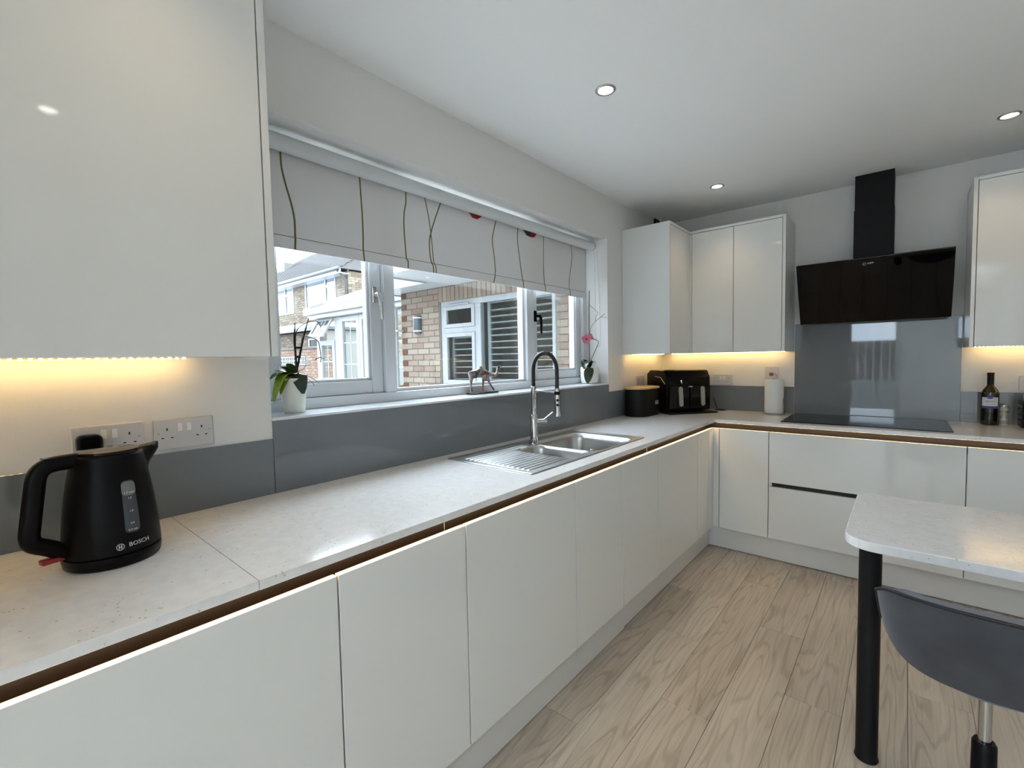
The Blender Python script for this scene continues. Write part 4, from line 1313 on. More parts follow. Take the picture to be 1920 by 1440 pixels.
MB().tube([(-FW - 0.001, -FD + 0.02, 0.215), (-FW - 0.001, -FD + 0.08, 0.262), (-FW - 0.001, -FD + 0.16, 0.268)], 0.0022, n=6).build('side_trim', M['steel'], fr, smooth=60, local=True)
for sx in (-1, 1):
    for sy in (-1, 1):
        MB().lathe([(0.0001, 0), (0.012, 0), (0.012, 0.014), (0.0001, 0.014)], (sx * 0.15, sy * 0.11, 0), n=14).build('foot', M['rubber'], fr, local=True)
MB().tube([(0.448, 3.80, ZW + 0.10), (0.452, 3.84, ZW + 0.04), (0.462, 3.85, ZW + 0.006), (0.50, 3.845, ZW + 0.0045), (0.535, 3.82, ZW + 0.0045), (0.52, 3.79, ZW + 0.0045), (0.46, 3.80, ZW + 0.0045)], 0.0040, n=8).build('cord', M['rubber'], None, smooth=60)
cord = bpy.data.objects['cord.001'] if 'cord.001' in bpy.data.objects else bpy.data.objects['cord']
cord.name = 'power_cord'
tag(cord, 'black power cord looping on the worktop beside the air fryer', 'cord')

rl_ = thing('kitchen_roll', 'white kitchen roll on a steel stand beside the hob', 'kitchen roll', (0.876, 3.772, ZW))
MB().lathe([(0.0001, 0), (0.072, 0), (0.075, 0.003), (0.073, 0.006), (0.0001, 0.0065)], (0.876, 3.772, ZW), n=36).build('stand', M['steel'], rl_, smooth=50)
MB().lathe([(0.020, 0.008), (0.060, 0.008), (0.0615, 0.012), (0.0615, 0.246), (0.060, 0.250), (0.020, 0.250), (0.020, 0.008)], (0.876, 3.772, ZW), n=40, cap=False).build('paper', M['paper'], rl_, smooth=40)
MB().tube([(0.876, 3.772, ZW + 0.005), (0.876, 3.772, ZW + 0.262)], 0.006, n=12).build('spindle', M['steel'], rl_, smooth=50)
MB().tube([(0.938, 3.745, ZW + 0.005), (0.941, 3.745, ZW + 0.11), (0.939, 3.748, ZW + 0.118), (0.937, 3.752, ZW + 0.11), (0.936, 3.754, ZW + 0.005)], 0.002, n=6).build('side_wire', M['steel'], rl_, smooth=60)

bx_, by2 = 1.972, 3.800
wb = thing('wine_bottle', 'dark wine bottle with white and purple label by the end of the hob', 'bottle', (bx_, by2, ZW))
MB().lathe([(0.0001, 0.004), (0.030, 0.0), (0.0368, 0.004), (0.0375, 0.010), (0.0375, 0.178), (0.0360, 0.190)], (bx_, by2, ZW), n=36, cap=False).build('body', M['wine'], wb, smooth=50)
MB().lathe([(0.0360, 0.190), (0.031, 0.203), (0.022, 0.217), (0.0155, 0.228), (0.0140, 0.238), (0.0138, 0.25)], (bx_, by2, ZW), n=36, cap=False).build('shoulder', M['wine_shoulder'], wb, smooth=60)
MB().lathe([(0.0146, 0.234), (0.0146, 0.290), (0.0155, 0.2905), (0.0155, 0.300), (0.0145, 0.302), (0.0001, 0.302)], (bx_, by2, ZW), n=28, cap=False).build('capsule', M['black_matt'], wb, smooth=40)
va = math.atan2(0 - by2, 1.594 - bx_)


def arc_patch(name, r, a0, a1, z0, z1, mt, parent, n=14):
    b = MB()
    row0 = [b.bm.verts.new((bx_ + r * math.cos(a0 + (a1 - a0) * i / n), by2 + r * math.sin(a0 + (a1 - a0) * i / n), ZW + z0)) for i in range(n + 1)]
    row1 = [b.bm.verts.new((bx_ + r * math.cos(a0 + (a1 - a0) * i / n), by2 + r * math.sin(a0 + (a1 - a0) * i / n), ZW + z1)) for i in range(n + 1)]
    for i in range(n):
        b.bm.faces.new((row0[i], row0[i + 1], row1[i + 1], row1[i]))
    return b.build(name, mt, parent, smooth=180)


arc_patch('label_sheet', 0.0379, va - 1.0, va + 1.0, 0.112, 0.162, M['label_white'], wb)
arc_patch('label_band', 0.0381, va - 1.0, va + 1.0, 0.098, 0.112, M['label_blue'], wb)
arc_patch('label_crest', 0.0383, va - 0.28, va + 0.28, 0.154, 0.174, M['label_blue'], wb)
arc_patch('label_rule', 0.0383, va - 0.45, va + 0.45, 0.1205, 0.1225, M['label_card'], wb)
for s_, sz, zc in (('MERLOT', 0.0105, 0.138),):
    lm = text_mesh(s_, sz, 0.0001)
    for v in lm.vertices:
        a = va + v.co.x / 0.038
        v.co = (bx_ + (0.0383 + v.co.z) * math.cos(a), by2 + (0.0383 + v.co.z) * math.sin(a), ZW + zc + v.co.y)
    link('lettering', lm, M['black_matt'], wb)

for zz, lab, hh in ((0.0, 'lower small white spice jar of the stack beside the wine bottle', 0.060), (0.061, 'upper small white spice jar of the stack beside the wine bottle', 0.056)):
    j = thing('spice_jar', lab, 'jar', (2.030, 3.812, ZW + zz), 0, 'spice jars beside the wine bottle')
    MB().lathe([(0.0001, 0), (0.0185, 0), (0.0195, 0.002), (0.0195, hh - 0.022), (0.017, hh - 0.017), (0.017, hh - 0.015), (0.0001, hh - 0.015)], (0, 0, 0), n=28).build('body', M['jar'], j, smooth=40, local=True)
    MB().lathe([(0.0001, hh - 0.0148), (0.0192, hh - 0.0148), (0.0196, hh - 0.013), (0.0196, hh - 0.001), (0.0185, hh), (0.0001, hh)], (0, 0, 0), n=28).build('lid', M['lid'], j, smooth=40, local=True)
    MB().lathe([(0.0199, 0.010), (0.0199, hh - 0.030)], (0, 0, 0), n=28, cap=False).build('label_sheet', M['label_card'], j, smooth=60, local=True)

tst = thing('toaster', 'dark steel toaster with ribbed end standing beyond the spice jars', 'toaster', (2.24, 3.73, ZW))
MB().prism(rrect(2.098, 2.42, 3.645, 3.815, 0.03), ZW + 0.012, ZW + 0.185).build('body', M['steel'], tst, bevel=0.012, seg=3, smooth=40)
MB().prism(rrect(2.082, 2.098, 3.66, 3.80, 0.004), ZW + 0.008, ZW + 0.15).build('end_plate', M['black'], tst, bevel=0.003)
for k in range(8):
    MB().box(2.077, 2.083, 3.67, 3.79, ZW + 0.025 + k * 0.014, ZW + 0.031 + k * 0.014).build('rib', M['black_gloss'], tst)
for a in (3.695, 3.765):
    MB().box(2.17, 2.38, a - 0.012, a + 0.012, ZW + 0.182, ZW + 0.187).build('slot', M['black_gap'], tst)
for sx in (2.16, 2.39):
    for sy in (3.67, 3.79):
        MB().lathe([(0.0001, 0), (0.01, 0), (0.01, 0.014), (0.0001, 0.014)], (sx, sy, ZW), n=12).build('foot', M['rubber'], tst)

# ================================================================== breakfast bar + stool
TZT = 0.735
tb = thing('breakfast_bar', 'white quartz breakfast bar top with rounded corners on a black round leg', 'table', (2.1, 2.05, 0))
TX0, TX1, TY0, TY1 = 1.452, XR - 0.002, 1.800, 2.440
poly = []
r = 0.085
for k in range(9):
    a = PI + PI / 2 * k / 8
    poly.append((TX0 + r + r * math.cos(a), TY0 + r + r * math.sin(a)))
poly += [(TX1, TY0), (TX1, TY1)]
r2_ = 0.05
for k in range(9):
    a = PI / 2 + PI / 2 * k / 8
    poly.append((TX0 + r2_ + r2_ * math.cos(a), TY1 - r2_ + r2_ * math.sin(a)))
MB().prism(poly, TZT - 0.030, TZT).build('top', M['quartz'], tb, bevel=0.002)
MB().lathe([(0.0001, 0), (0.031, 0), (0.033, 0.004), (0.031, 0.012), (0.030, 0.02), (0.030, TZT - 0.036), (0.034, TZT - 0.035), (0.034, TZT - 0.031), (0.0001, TZT - 0.0305)], (1.522, 1.845, 0), n=36).build('leg', M['black_matt'], tb, smooth=40)
MB().box(XR - 0.03, XR - 0.003, TY0 + 0.05, TY1 - 0.05, TZT - 0.08, TZT - 0.031).build('wall_batten', M['black_matt'], tb)

SXc, SYc = 1.775, 1.700
st = thing('swivel_stool', 'grey velvet tub stool with piped edge on a chrome gas-lift column', 'stool', (SXc, SYc, 0))
# wide, gently curved back on the side away from the breakfast bar
nA, nZ = 48, 12
outer, inner = [], []
for j in range(nZ + 1):
    v = j / nZ
    ro, ri = [], []
    for i in range(nA + 1):
        th = math.radians(162 - 144 * i / nA)
        cx_, sy_ = math.copysign(abs(math.cos(th)) ** 0.62, math.cos(th)), math.sin(th) ** 0.62
        e = abs(cx_) / (math.cos(math.radians(18)) ** 0.62)
        top = 0.707 - 0.035 * e ** 14
        low = 0.494 + 0.030 * e ** 2 + 0.060 * e ** 7
        z = low + (top - low) * v
        k = 1 - 0.16 * (1 - v) ** 2.2
        ax, ay = 0.237, 0.200 * k
        ro.append((SXc + ax * (0.94 + 0.06 * v) * cx_, SYc - ay * sy_, z))
        ri.append((SXc + (ax - 0.036) * cx_, SYc - (ay - 0.036) * sy_, z))
    outer.append(ro)
    inner.append(ri)
b = MB()
b.ring([o_ + i_[::-1] for o_, i_ in zip(outer, inner)], cap=True)
sh = b.build('backrest', M['velvet'], st, smooth=60)
rim = [outer[j][0] for j in range(1, nZ + 1)] + outer[nZ][1:-1] + [outer[j][nA] for j in range(nZ, 0, -1)]
MB().tube(rim, 0.0042, n=8).build('piping', M['piping'], sh, smooth=60)
MB().lathe([(0.0001, 0.460), (0.110, 0.463), (0.150, 0.473), (0.176, 0.495), (0.184, 0.525), (0.180, 0.555), (0.15, 0.568), (0.0001, 0.572)], (SXc, SYc + 0.012, 0), n=40).build('seat', M['velvet'], st, smooth=60)
MB().lathe([(0.0001, 0.44), (0.05, 0.44), (0.05, 0.461), (0.0001, 0.461)], (SXc, SYc, 0), n=24).build('mounting_plate', M['black_matt'], st, smooth=40)
MB().lathe([(0.0138, 0.02), (0.0138, 0.445)], (SXc, SYc, 0), n=24).build('column', M['chrome'], st, smooth=40)
MB().lathe([(0.0001, 0.03), (0.027, 0.03), (0.0250, 0.285), (0.021, 0.292), (0.0146, 0.292), (0.0146, 0.275)], (SXc, SYc, 0), n=28, cap=False).build('sleeve', M['black'], st, smooth=40)
MB().lathe([(0.0001, 0), (0.195, 0), (0.20, 0.006), (0.19, 0.014), (0.06, 0.03), (0.03, 0.045), (0.0001, 0.045)], (SXc, SYc, 0), n=48).build('base', M['black'], st, smooth=50)

# ================================================================== outside
struct(MB().box(-40, -0.3, -12, 30, -0.25, -0.15).box(-0.3, 14, -14, YB - 0.2, -0.25, -0.15).box(XR + 0.2, 14, YB - 0.2, 30, -0.25, -0.15).build('ground', M['paving']))

# ---- brick extension beside the kitchen window
YE = 3.85
ex = thing('brick_extension', 'buff brick extension with shuttered white window outside the kitchen window', 'building', (-2.0, YE, 0))
WX0, WX1, WZa, WZb = -2.850, -1.100, 0.985, 2.062
XE0, XE1, ZE = -3.640, -0.30, 2.246
MB().box(XE0, WX0, YE + 0.008, YE + 0.1, -0.15, ZE).box(WX1, XE1, YE + 0.008, YE + 0.1, -0.15, ZE).box(WX0, WX1, YE + 0.008, YE + 0.1, -0.15, WZa).box(WX0, WX1, YE + 0.008, YE + 0.1, WZb, ZE).box(XE0, XE0 + 0.1, YE + 0.1, YE + 3.5, -0.15, ZE).build('wall', M['mortar'], ex)
unit = MB().box(-0.5, 0.5, 0, 0.05, -0.5, 0.5)
bmesh.ops.bevel(unit.bm, geom=unit.bm.edges[:], offset=0.01, segments=1, affect='EDGES')
brick_me = bpy.data.meshes.new('brick')
unit.bm.to_mesh(brick_me)
unit.bm.free()
brick_me.materials.append(M['brick'])
red_me = brick_me.copy()
red_me.materials.clear()
red_me.materials.append(M['brick_red'])


def put_brick(x0, x1, z0, z1, me_=brick_me):
    o = bpy.data.objects.new('brick', me_)
    COL.objects.link(o)
    o.parent = ex
    dx = -2.0
    o.location = ((x0 + x1) / 2 - dx, 0 + random.uniform(-0.0015, 0.0015), (z0 + z1) / 2)
    o.scale = (x1 - x0, 0.2, z1 - z0)
    return o


cr = 0.075
z = ZE - cr
row = 0
while z > 0.70:
    zz0, zz1 = z + 0.005, z + cr - 0.005
    x = XE0 + (0.0 if row % 2 else -0.1125)
    first_b = True
    while x < XE1:
        b0, b1 = max(x + 0.005, XE0), min(x + 0.220, XE1)
        pieces = [(b0, b1)]
        if zz1 > WZa and zz0 < WZb + 0.225 and True:
            soldier = zz0 > WZb - 0.03
            lo_, hi_ = (WX0 - 0.02, WX1 + 0.02)
            pieces = []
            if b0 < lo_ - 0.03: pieces.append((b0, min(b1, lo_)))
            if b1 > hi_ + 0.03: pieces.append((max(b0, hi_), b1))
        for (c0, c1) in pieces:
            if c1 - c0 > 0.02:
                put_brick(c0, c1, zz0, zz1, red_me if (row % 2 == 0 and first_b and c0 < XE0 + 0.01) else brick_me)
        first_b = False
        x += 0.225
    z -= cr
    row += 1
x = WX0 - 0.02
while x < WX1 + 0.01:
    put_brick(x + 0.005, x + 0.070, WZb + 0.004, ZE - 0.004)
    x += 0.075
# extension window
wf = MB()
wy0, wy1 = YE + 0.02, YE + 0.085
LM = -2.215          # mullion between side light and main light
wf.box(WX0 + 0.06, WX1 - 0.05, wy0, wy1, WZb - 0.065, WZb).box(WX0 + 0.06, WX1 - 0.05, wy0, wy1, WZa, WZa + 0.065).box(WX0, WX0 + 0.06, wy0, wy1, WZa, WZb).box(WX1 - 0.05, WX1, wy0, wy1, WZa, WZb).box(LM - 0.04, LM + 0.05, wy0, wy1, WZa + 0.065, WZb - 0.065).box(WX0 + 0.06, LM - 0.04, wy0, wy1, 1.665, 1.735)
ew = wf.build('window_frame', M['upvc_darkened'], ex, bevel=0.004)
# opening sashes of the side light
for (z0_, z1_) in ((1.735, WZb - 0.065), (WZa + 0.065, 1.665)):
    a0, a1 = WX0 + 0.06, LM - 0.04
    MB().box(a0, a0 + 0.05, wy0 - 0.012, wy0 + 0.03, z0_, z1_).box(a1 - 0.05, a1, wy0 - 0.012, wy0 + 0.03, z0_, z1_).box(a0 + 0.05, a1 - 0.05, wy0 - 0.012, wy0 + 0.03, z0_, z0_ + 0.045).box(a0 + 0.05, a1 - 0.05, wy0 - 0.012, wy0 + 0.03, z1_ - 0.045, z1_).build('sash', M['upvc_darkened'], ew, bevel=0.004)
    MB().box(a0 + 0.05, a1 - 0.05, wy0 + 0.010, wy0 + 0.014, z0_ + 0.045, z1_ - 0.045).build('pane', M['glass'], ew)
MB().box(LM + 0.05, WX1 - 0.05, wy0 + 0.02, wy0 + 0.024, WZa + 0.065, WZb - 0.065).build('pane', M['glass'], ew)
MB().box(WX0 + 0.15, LM - 0.12, wy0 - 0.02, wy0 - 0.008, 2.000, 2.018).build('trickle_vent', M['upvc_darkened'], ew, bevel=0.003)
MB().box(WX0 - 0.02, WX1 + 0.02, YE - 0.05, wy0 + 0.02, WZa - 0.05, WZa - 0.002).build('outer_sill', M['upvc_darkened'], ex, bevel=0.004)
# dim room behind
MB().box(WX0 - 0.4, WX1 + 0.3, YE + 1.60, YE + 1.65, 0.3, 2.4).box(WX0 - 0.45, WX0 - 0.4, YE + 0.1, YE + 1.65, 0.3, 2.4).box(WX1 + 0.3, WX1 + 0.35, YE + 0.1, YE + 1.65, 0.3, 2.4).box(WX0 - 0.45, WX1 + 0.35, YE + 0.1, YE + 1.65, 2.4, 2.45).box(WX0 - 0.45, WX1 + 0.35, YE + 0.1, YE + 1.65, 0.25, 0.3).build('room_shell', M['dark_room'], ex)


def shutter(x0, x1, z0, z1, label):
    s = thing('plantation_shutter', label, 'shutter', ((x0 + x1) / 2, YE + 0.15, z0), 0, 'white louvred shutters in the extension window')
    t = 0.045
    MB().box(x0, x0 + t, YE + 0.135, YE + 0.165, z0, z1).box(x1 - t, x1, YE + 0.135, YE + 0.165, z0, z1).box(x0 + t, x1 - t, YE + 0.135, YE + 0.165, z0, z0 + 0.06).box(x0 + t, x1 - t, YE + 0.135, YE + 0.165, z1 - 0.06, z1).build('frame', M['upvc_darkened'], s, bevel=0.003)
    zz_ = z0 + 0.06 + 0.036
    me_ = None
    while zz_ < z1 - 0.07:
        if me_ is None:
            o = MB().prism([(-0.030, -0.005), (0.030, -0.005), (0.030, 0.005), (-0.030, 0.005)], -(x1 - x0) / 2 + t, (x1 - x0) / 2 - t, 'x').build('louvre', M['upvc_darkened'], s, bevel=0.002, seg=1, local=True)
            me_ = o.data
        else:
            o = bpy.data.objects.new('louvre', me_)
            COL.objects.link(o)
            o.parent = s
        o.location = (0, 0, zz_ - z0)
        o.rotation_euler = (math.radians(-7), 0, 0)
        zz_ += 0.0735
    return s


shutter(WX0 + 0.06, LM - 0.04, WZa + 0.02, 1.69, 'white louvred shutter in the side light of the extension window')
shutter(LM + 0.055, -1.520, WZa + 0.02, WZb - 0.01, 'wide white louvred shutter behind the main pane, next to the side light')
shutter(-1.515, WX1 - 0.03, WZa + 0.02, WZb - 0.01, 'narrow white louvred shutter behind the main pane, next to the bare brick')

# eaves of the extension
MB().box(-2.66, -2.16, 2.88, YE + 0.1, ZE + 0.002, ZE + 0.022).box(-3.78, -2.66, 3.50, YE + 0.1, ZE + 0.002, ZE + 0.022).build('soffit', M['render_darkened'], ex)
MB().box(-2.68, -2.14, 2.855, 2.88, ZE - 0.012, ZE + 0.16).box(-2.68, -2.66, 2.88, 3.5, ZE - 0.012, ZE + 0.16).box(-3.80, -2.68, 3.475, 3.50, ZE - 0.012, ZE + 0.14).box(-3.80, -3.78, 3.50, YE + 0.5, ZE - 0.012, ZE + 0.14).box(-2.16, -2.14, 2.88, YE, ZE - 0.002, ZE + 0.16).build('fascia', M['render_darkened'], ex, bevel=0.003)
MB().box(-2.16, -0.30, 3.30, YE + 0.1, ZE + 0.062, ZE + 0.085).build('soffit', M['render_darkened'], ex)
MB().box(-2.14, -0.30, YE - 0.02, YE + 0.008, ZE, ZE + 0.062).build('frieze_board', M['render_darkened'], ex)
MB().prism([(3.45, ZE + 0.17), (YE + 3.5, ZE + 0.17), (YE + 3.5, ZE + 1.5)], -3.82, -0.30, 'x').build('roof', M['roof_tile'], ex)
MB().tube([(-3.70, 3.50, 2.235), (-3.70, 3.53, 2.20), (-3.70, 3.74, 2.10), (-3.70, 3.79, 2.04), (-3.70, 3.79, -0.1)], 0.034, n=16).build('downpipe', M['render_darkened'], ex, smooth=50)
MB().box(-3.745, -3.60, 3.75, YE, 1.735, 1.760).build('pipe_clip', M['render_darkened'], ex, bevel=0.003)
MB().lathe([(0.0001, 0), (0.022, 0), (0.022, 0.002), (0.0001, 0.003)], (-2.40, 3.30, ZE - 0.001), n=20).build('soffit_vent', M['white_plastic'], ex)
wl = thing('wall_light', 'dark grey half-cylinder wall light on the buff brick extension', 'light', (-3.265, YE, 1.69))
MB().prism([(0.058 * math.cos(a), -0.005 - 0.075 * math.sin(a)) for a in [PI * k / 16 for k in range(17)]], 0.0, 0.235, 'z').build('body', M['lamp_grey'], wl, bevel=0.003, local=True, smooth=40)
for zz in (0.030, 0.200):
    MB().prism([(0.060 * math.cos(a), -0.005 - 0.077 * math.sin(a)) for a in [PI * k / 16 for k in range(17)]], zz, zz + 0.012, 'z').build('band', M['white_plastic'], wl, local=True, smooth=40)


def brick_field(name, parent, mt, x0, x1, y, z0, z1, holes=(), bl_=0.225, ch_=0.075, facing=-1, ax='x'):
    """bricks too small to pick apart: one joined mesh with a tone per brick"""
    vs_, fs_, tone = [], [], []
    row_ = 0
    z_ = z0
    while z_ < z1 - 0.01:
        x_ = x0 - (bl_ / 2 if row_ % 2 else 0)
        while x_ < x1:
            a, c = max(x_ + 0.006, x0), min(x_ + bl_ - 0.006, x1)
            lo2, hi2 = z_ + 0.006, min(z_ + ch_ - 0.006, z1)
            if c - a > 0.02 and not any(a < h[1] and c > h[0] and lo2 < h[3] and hi2 > h[2] for h in holes):
                n_ = len(vs_)
                f0, f1 = y, y + 0.012
                if ax == 'x':
                    vs_ += [(a, f0, lo2), (c, f0, lo2), (c, f0, hi2), (a, f0, hi2), (a, f1, lo2), (c, f1, lo2), (c, f1, hi2), (a, f1, hi2)]
                else:
                    vs_ += [(f0 + 0.012, a, lo2), (f0 + 0.012, c, lo2), (f0 + 0.012, c, hi2), (f0 + 0.012, a, hi2), (f0, a, lo2), (f0, c, lo2), (f0, c, hi2), (f0, a, hi2)]
                fs_ += [tuple(n_ + k for k in f) for f in ((0, 1, 2, 3), (0, 4, 5, 1), (1, 5, 6, 2), (2, 6, 7, 3), (3, 7, 4, 0))]
                tone += [random.random()] * 5
            x_ += bl_
        z_ += ch_
        row_ += 1
    me_ = bpy.data.meshes.new(name)
    me_.from_pydata(vs_, [], fs_)
    at = me_.attributes.new('tone', 'FLOAT', 'FACE')
    at.data.foreach_set('value', tone)
    o = link(name, me_, mt, parent)
    o['kind'] = 'stuff'
    return o


# ---- two-storey house beyond
YHs = 9.3
hs = thing('brick_house', 'two-storey yellow-brown brick house with tiled roof beyond the garden', 'house', (-17, YHs, 0))
HX0, HX1, HZ = -27.0, -14.25, 4.86
RY0, RY1, RZ = YHs - 0.35, YHs + 3.6, 7.45
MB().box(HX0, HX1, YHs + 0.012, YHs + 7, -0.15, HZ).build('wall', M['mortar'], hs)
hwin = [(-17.58, -15.12, 3.58, 4.76), (-21.3, -18.68, 3.52, 4.76)]
MB().prism([(RY0 + 0.3, HZ - 0.15), (YHs + 7.0, HZ - 0.15), (YHs + 3.6, 7.25)], HX1 - 0.1, HX1, 'x').build('gable', M['mortar'], hs)
brick_field('bricks', hs, M['brick_house'], YHs, YHs + 4.2, HX1, 1.6, 4.75, (), 0.29, 0.095, ax='y')
brick_field('bricks', hs, M['brick_house'], YHs + 0.7, YHs + 4.2, HX1, 4.75, 5.15, (), 0.29, 0.095, ax='y')
brick_field('bricks', hs, M['brick_house'], HX0 + 4, HX1, YHs, 1.6, HZ, hwin, 0.29, 0.095)
for (a, c, z0_, z1_) in hwin:
    wn = MB()
    t = 0.07
    wn.box(a, c, YHs - 0.03, YHs + 0.05, z1_ - t, z1_).box(a, c, YHs - 0.03, YHs + 0.05, z0_, z0_ + t).box(a, a + t, YHs - 0.03, YHs + 0.05, z0_ + t, z1_ - t).box(c - t, c, YHs - 0.03, YHs + 0.05, z0_ + t, z1_ - t).box(c - 0.85, c - 0.75, YHs - 0.03, YHs + 0.05, z0_ + t, z1_ - t).box(c - 0.75, c - t, YHs - 0.03, YHs + 0.05, z1_ - 0.46, z1_ - 0.36)
    wo = wn.build('window_frame', M['upvc_darkened'], hs)
    MB().box(a + t, c - t, YHs + 0.0, YHs + 0.010, z0_ + t, z1_ - t).build('pane', M['sky_pane'], wo)
rf = MB()
v = [(-27.5, RY0, HZ - 0.06), (-14.15, RY0, HZ - 0.06), (-14.15, RY1, RZ), (-27.5, RY1, RZ), (-14.15, YHs + 7.3, HZ - 0.06), (-27.5, YHs + 7.3, HZ - 0.06)]
vv = [rf.bm.verts.new(p) for p in v]
for f in ((0, 1, 2, 3), (1, 4, 2), (3, 2, 4, 5), (0, 5, 4, 1), (0, 3, 5)):
    rf.bm.faces.new([vv[i] for i in f])
roof = rf.build('roof', M['roof_tile'], hs)
# tile courses, joined: too small to pick apart
tiles_v, tiles_f = [], []
nrow = 30
for i in range(nrow):
    t0, t1 = i / nrow, (i + 1) / nrow
    xr = -14.13
    for k in range(int((xr + 24.5) / 0.24)):
        xa = xr - 0.24 * (k + 1) + (0.12 if i % 2 else 0)
        y0_, y1_ = RY0 + (RY1 - RY0) * t0, RY0 + (RY1 - RY0) * t1
        za, zb = HZ - 0.06 + (RZ - HZ + 0.06) * t0, HZ - 0.06 + (RZ - HZ + 0.06) * t1
        n_ = len(tiles_v)
        tiles_v += [(xa + 0.008, y0_ - 0.02, za + 0.045), (xa + 0.225, y0_ - 0.02, za + 0.045), (xa + 0.225, y1_, zb + 0.012), (xa + 0.008, y1_, zb + 0.012), (xa + 0.008, y0_ - 0.02, za + 0.01), (xa + 0.225, y0_ - 0.02, za + 0.01)]
        tiles_f += [(n_, n_ + 1, n_ + 2, n_ + 3), (n_ + 4, n_ + 5, n_ + 1, n_)]
me = bpy.data.meshes.new('tiles')
me.from_pydata(tiles_v, [], tiles_f)
tl = link('tiles', me, M['roof_tile'], hs)
tl['kind'] = 'stuff'
MB().box(-27.5, -14.15, RY0 - 0.02, RY0 + 0.02, HZ - 0.24, HZ - 0.06).box(-27.5, -14.15, RY0, YHs + 0.02, HZ - 0.24, HZ - 0.21).build('fascia', M['render_darkened'], hs)
MB().tube([(-27.5, RY0 - 0.08, HZ - 0.07), (-14.1, RY0 - 0.08, HZ - 0.07)], 0.06, n=10).build('gutter', M['gutter'], hs, smooth=60)
MB().tube([(-14.3, RY0 - 0.08, HZ - 0.1), (-14.3, YHs - 0.07, HZ - 0.45), (-14.3, YHs - 0.07, 0)], 0.045, n=10).build('downpipe', M['gutter'], hs, smooth=50)
MB().box(-23.9, -23.3, RY1 - 1.9, RY1 - 1.4, 5.2, 6.65).build('chimney', M['mortar'], hs)
MB().lathe([(0.12, 6.6), (0.10, 7.0)], (-23.6, RY1 - 1.65, 0), n=12).build('chimney_pot', M['concrete'], hs)

# ---- flat-roofed garage in front of the house
ga = thing('brick_garage', 'low buff brick garage with dark flat roof edge in front of the house', 'garage', (-15, 7.5, 0))
MB().box(-22, -12.6, 7.512, 8.75, -0.15, 2.40).build('wall', M['mortar'], ga)
brick_field('bricks', ga, M['brick_house'], -20.0, -12.6, 7.5, 0.9, 2.40, [(-13.75, -13.0, 1.86, 2.16)], 0.29, 0.095)
MB().box(-22, -12.45, 7.30, 8.75, 2.42, 2.52).build('roof_edge', M['gutter'], ga)
MB().box(-22, -12.45, 7.28, 8.75, 2.52, 2.66).build('flat_roof', M['alu'], ga)
gw = MB().box(-13.75, -13.0, 7.46, 7.52, 1.86, 1.90).box(-13.75, -13.0, 7.46, 7.52, 2.12, 2.16).box(-13.75, -13.69, 7.46, 7.52, 1.9, 2.12).box(-13.06, -13.0, 7.46, 7.52, 1.9, 2.12).build('window_frame', M['upvc_darkened'], ga)
MB().box(-13.69, -13.06, 7.49, 7.50, 1.90, 2.12).build('pane', M['sky_pane'], gw)

# ---- garden wall with pierced screen blocks
gd = thing('garden_wall', 'orange-red brick garden wall with a row of pale pierced blocks', 'wall', (-12, 6.4, 0))
MB().box(-17, -10.2, 6.412, 6.6, -0.15, 1.76).build('core', M['mortar'], gd)
scr = (-14.05, -11.75, 1.30, 1.55)
brick_field('bricks', gd, M['brick_garden'], -17.0, -10.2, 6.4, 0.3, 1.76, [scr], 0.235, 0.080)
MB().box(-17, -10.2, 6.36, 6.65, 1.76, 1.81).build('coping', M['roof_tile'], gd)
xx = scr[0] + 0.02
while xx < scr[1] - 0.2:
    k = MB()
    k.box(xx, xx + 0.03, 6.38, 6.43, scr[2], scr[3]).box(xx + 0.21, xx + 0.24, 6.38, 6.43, scr[2], scr[3]).box(xx + 0.03, xx + 0.21, 6.38, 6.43, scr[2], scr[2] + 0.03).box(xx + 0.03, xx + 0.21, 6.38, 6.43, scr[3] - 0.03, scr[3]).box(xx + 0.10, xx + 0.14, 6.38, 6.43, scr[2] + 0.03, scr[3] - 0.03).box(xx + 0.03, xx + 0.21, 6.38, 6.43, (scr[2] + scr[3]) / 2 - 0.02, (scr[2] + scr[3]) / 2 + 0.02)
    k.build('screen_block', M['concrete'], gd)
    MB().box(xx + 0.01, xx + 0.23, 6.405, 6.411, scr[2] + 0.01, scr[3] - 0.01).build('block_back', M['gutter'], gd)
    xx += 0.25

# ---- conservatory
cn = thing('conservatory', 'white glazed conservatory with an open top-hung window beside the garden wall', 'conservatory', (-5.8, 4.5, 0))
CX0, CX1, CZ = -7.25, -3.95, 2.28
MB().box(CX0, CX1, 4.5, 4.56, 0.0, 0.30).box(CX0, CX0 + 0.12, 4.47, 4.56, 0.3, CZ).box(CX0, CX1, 4.47, 4.56, CZ - 0.10, CZ).box(-6.55, -6.35, 4.47, 4.56, 0.3, CZ).build('frame', M['upvc_darkened'], cn, bevel=0.004)
MB().box(CX0 - 0.18, CX1, 4.30, 4.47, CZ - 0.01, CZ + 0.10).box(CX0 - 0.12, CX1, 4.36, 4.47, CZ - 0.09, CZ - 0.01).build('gutter', M['render_darkened'], cn, bevel=0.01)
MB().prism([(4.30, CZ + 0.10), (7.2, CZ + 1.15), (7.2, CZ + 1.22), (4.30, CZ + 0.16)], -6.6, CX1, 'x').build('glazed_roof', M['roof_glass'], cn)
for i in range(4):
    xa = -6.9 + 0.6 * i
    MB().tube([(xa - 0.3, 4.32, CZ + 0.13), (xa + 0.75, 7.0, CZ + 1.20)], 0.03, n=6).build('glazing_bar', M['render_darkened'], cn)


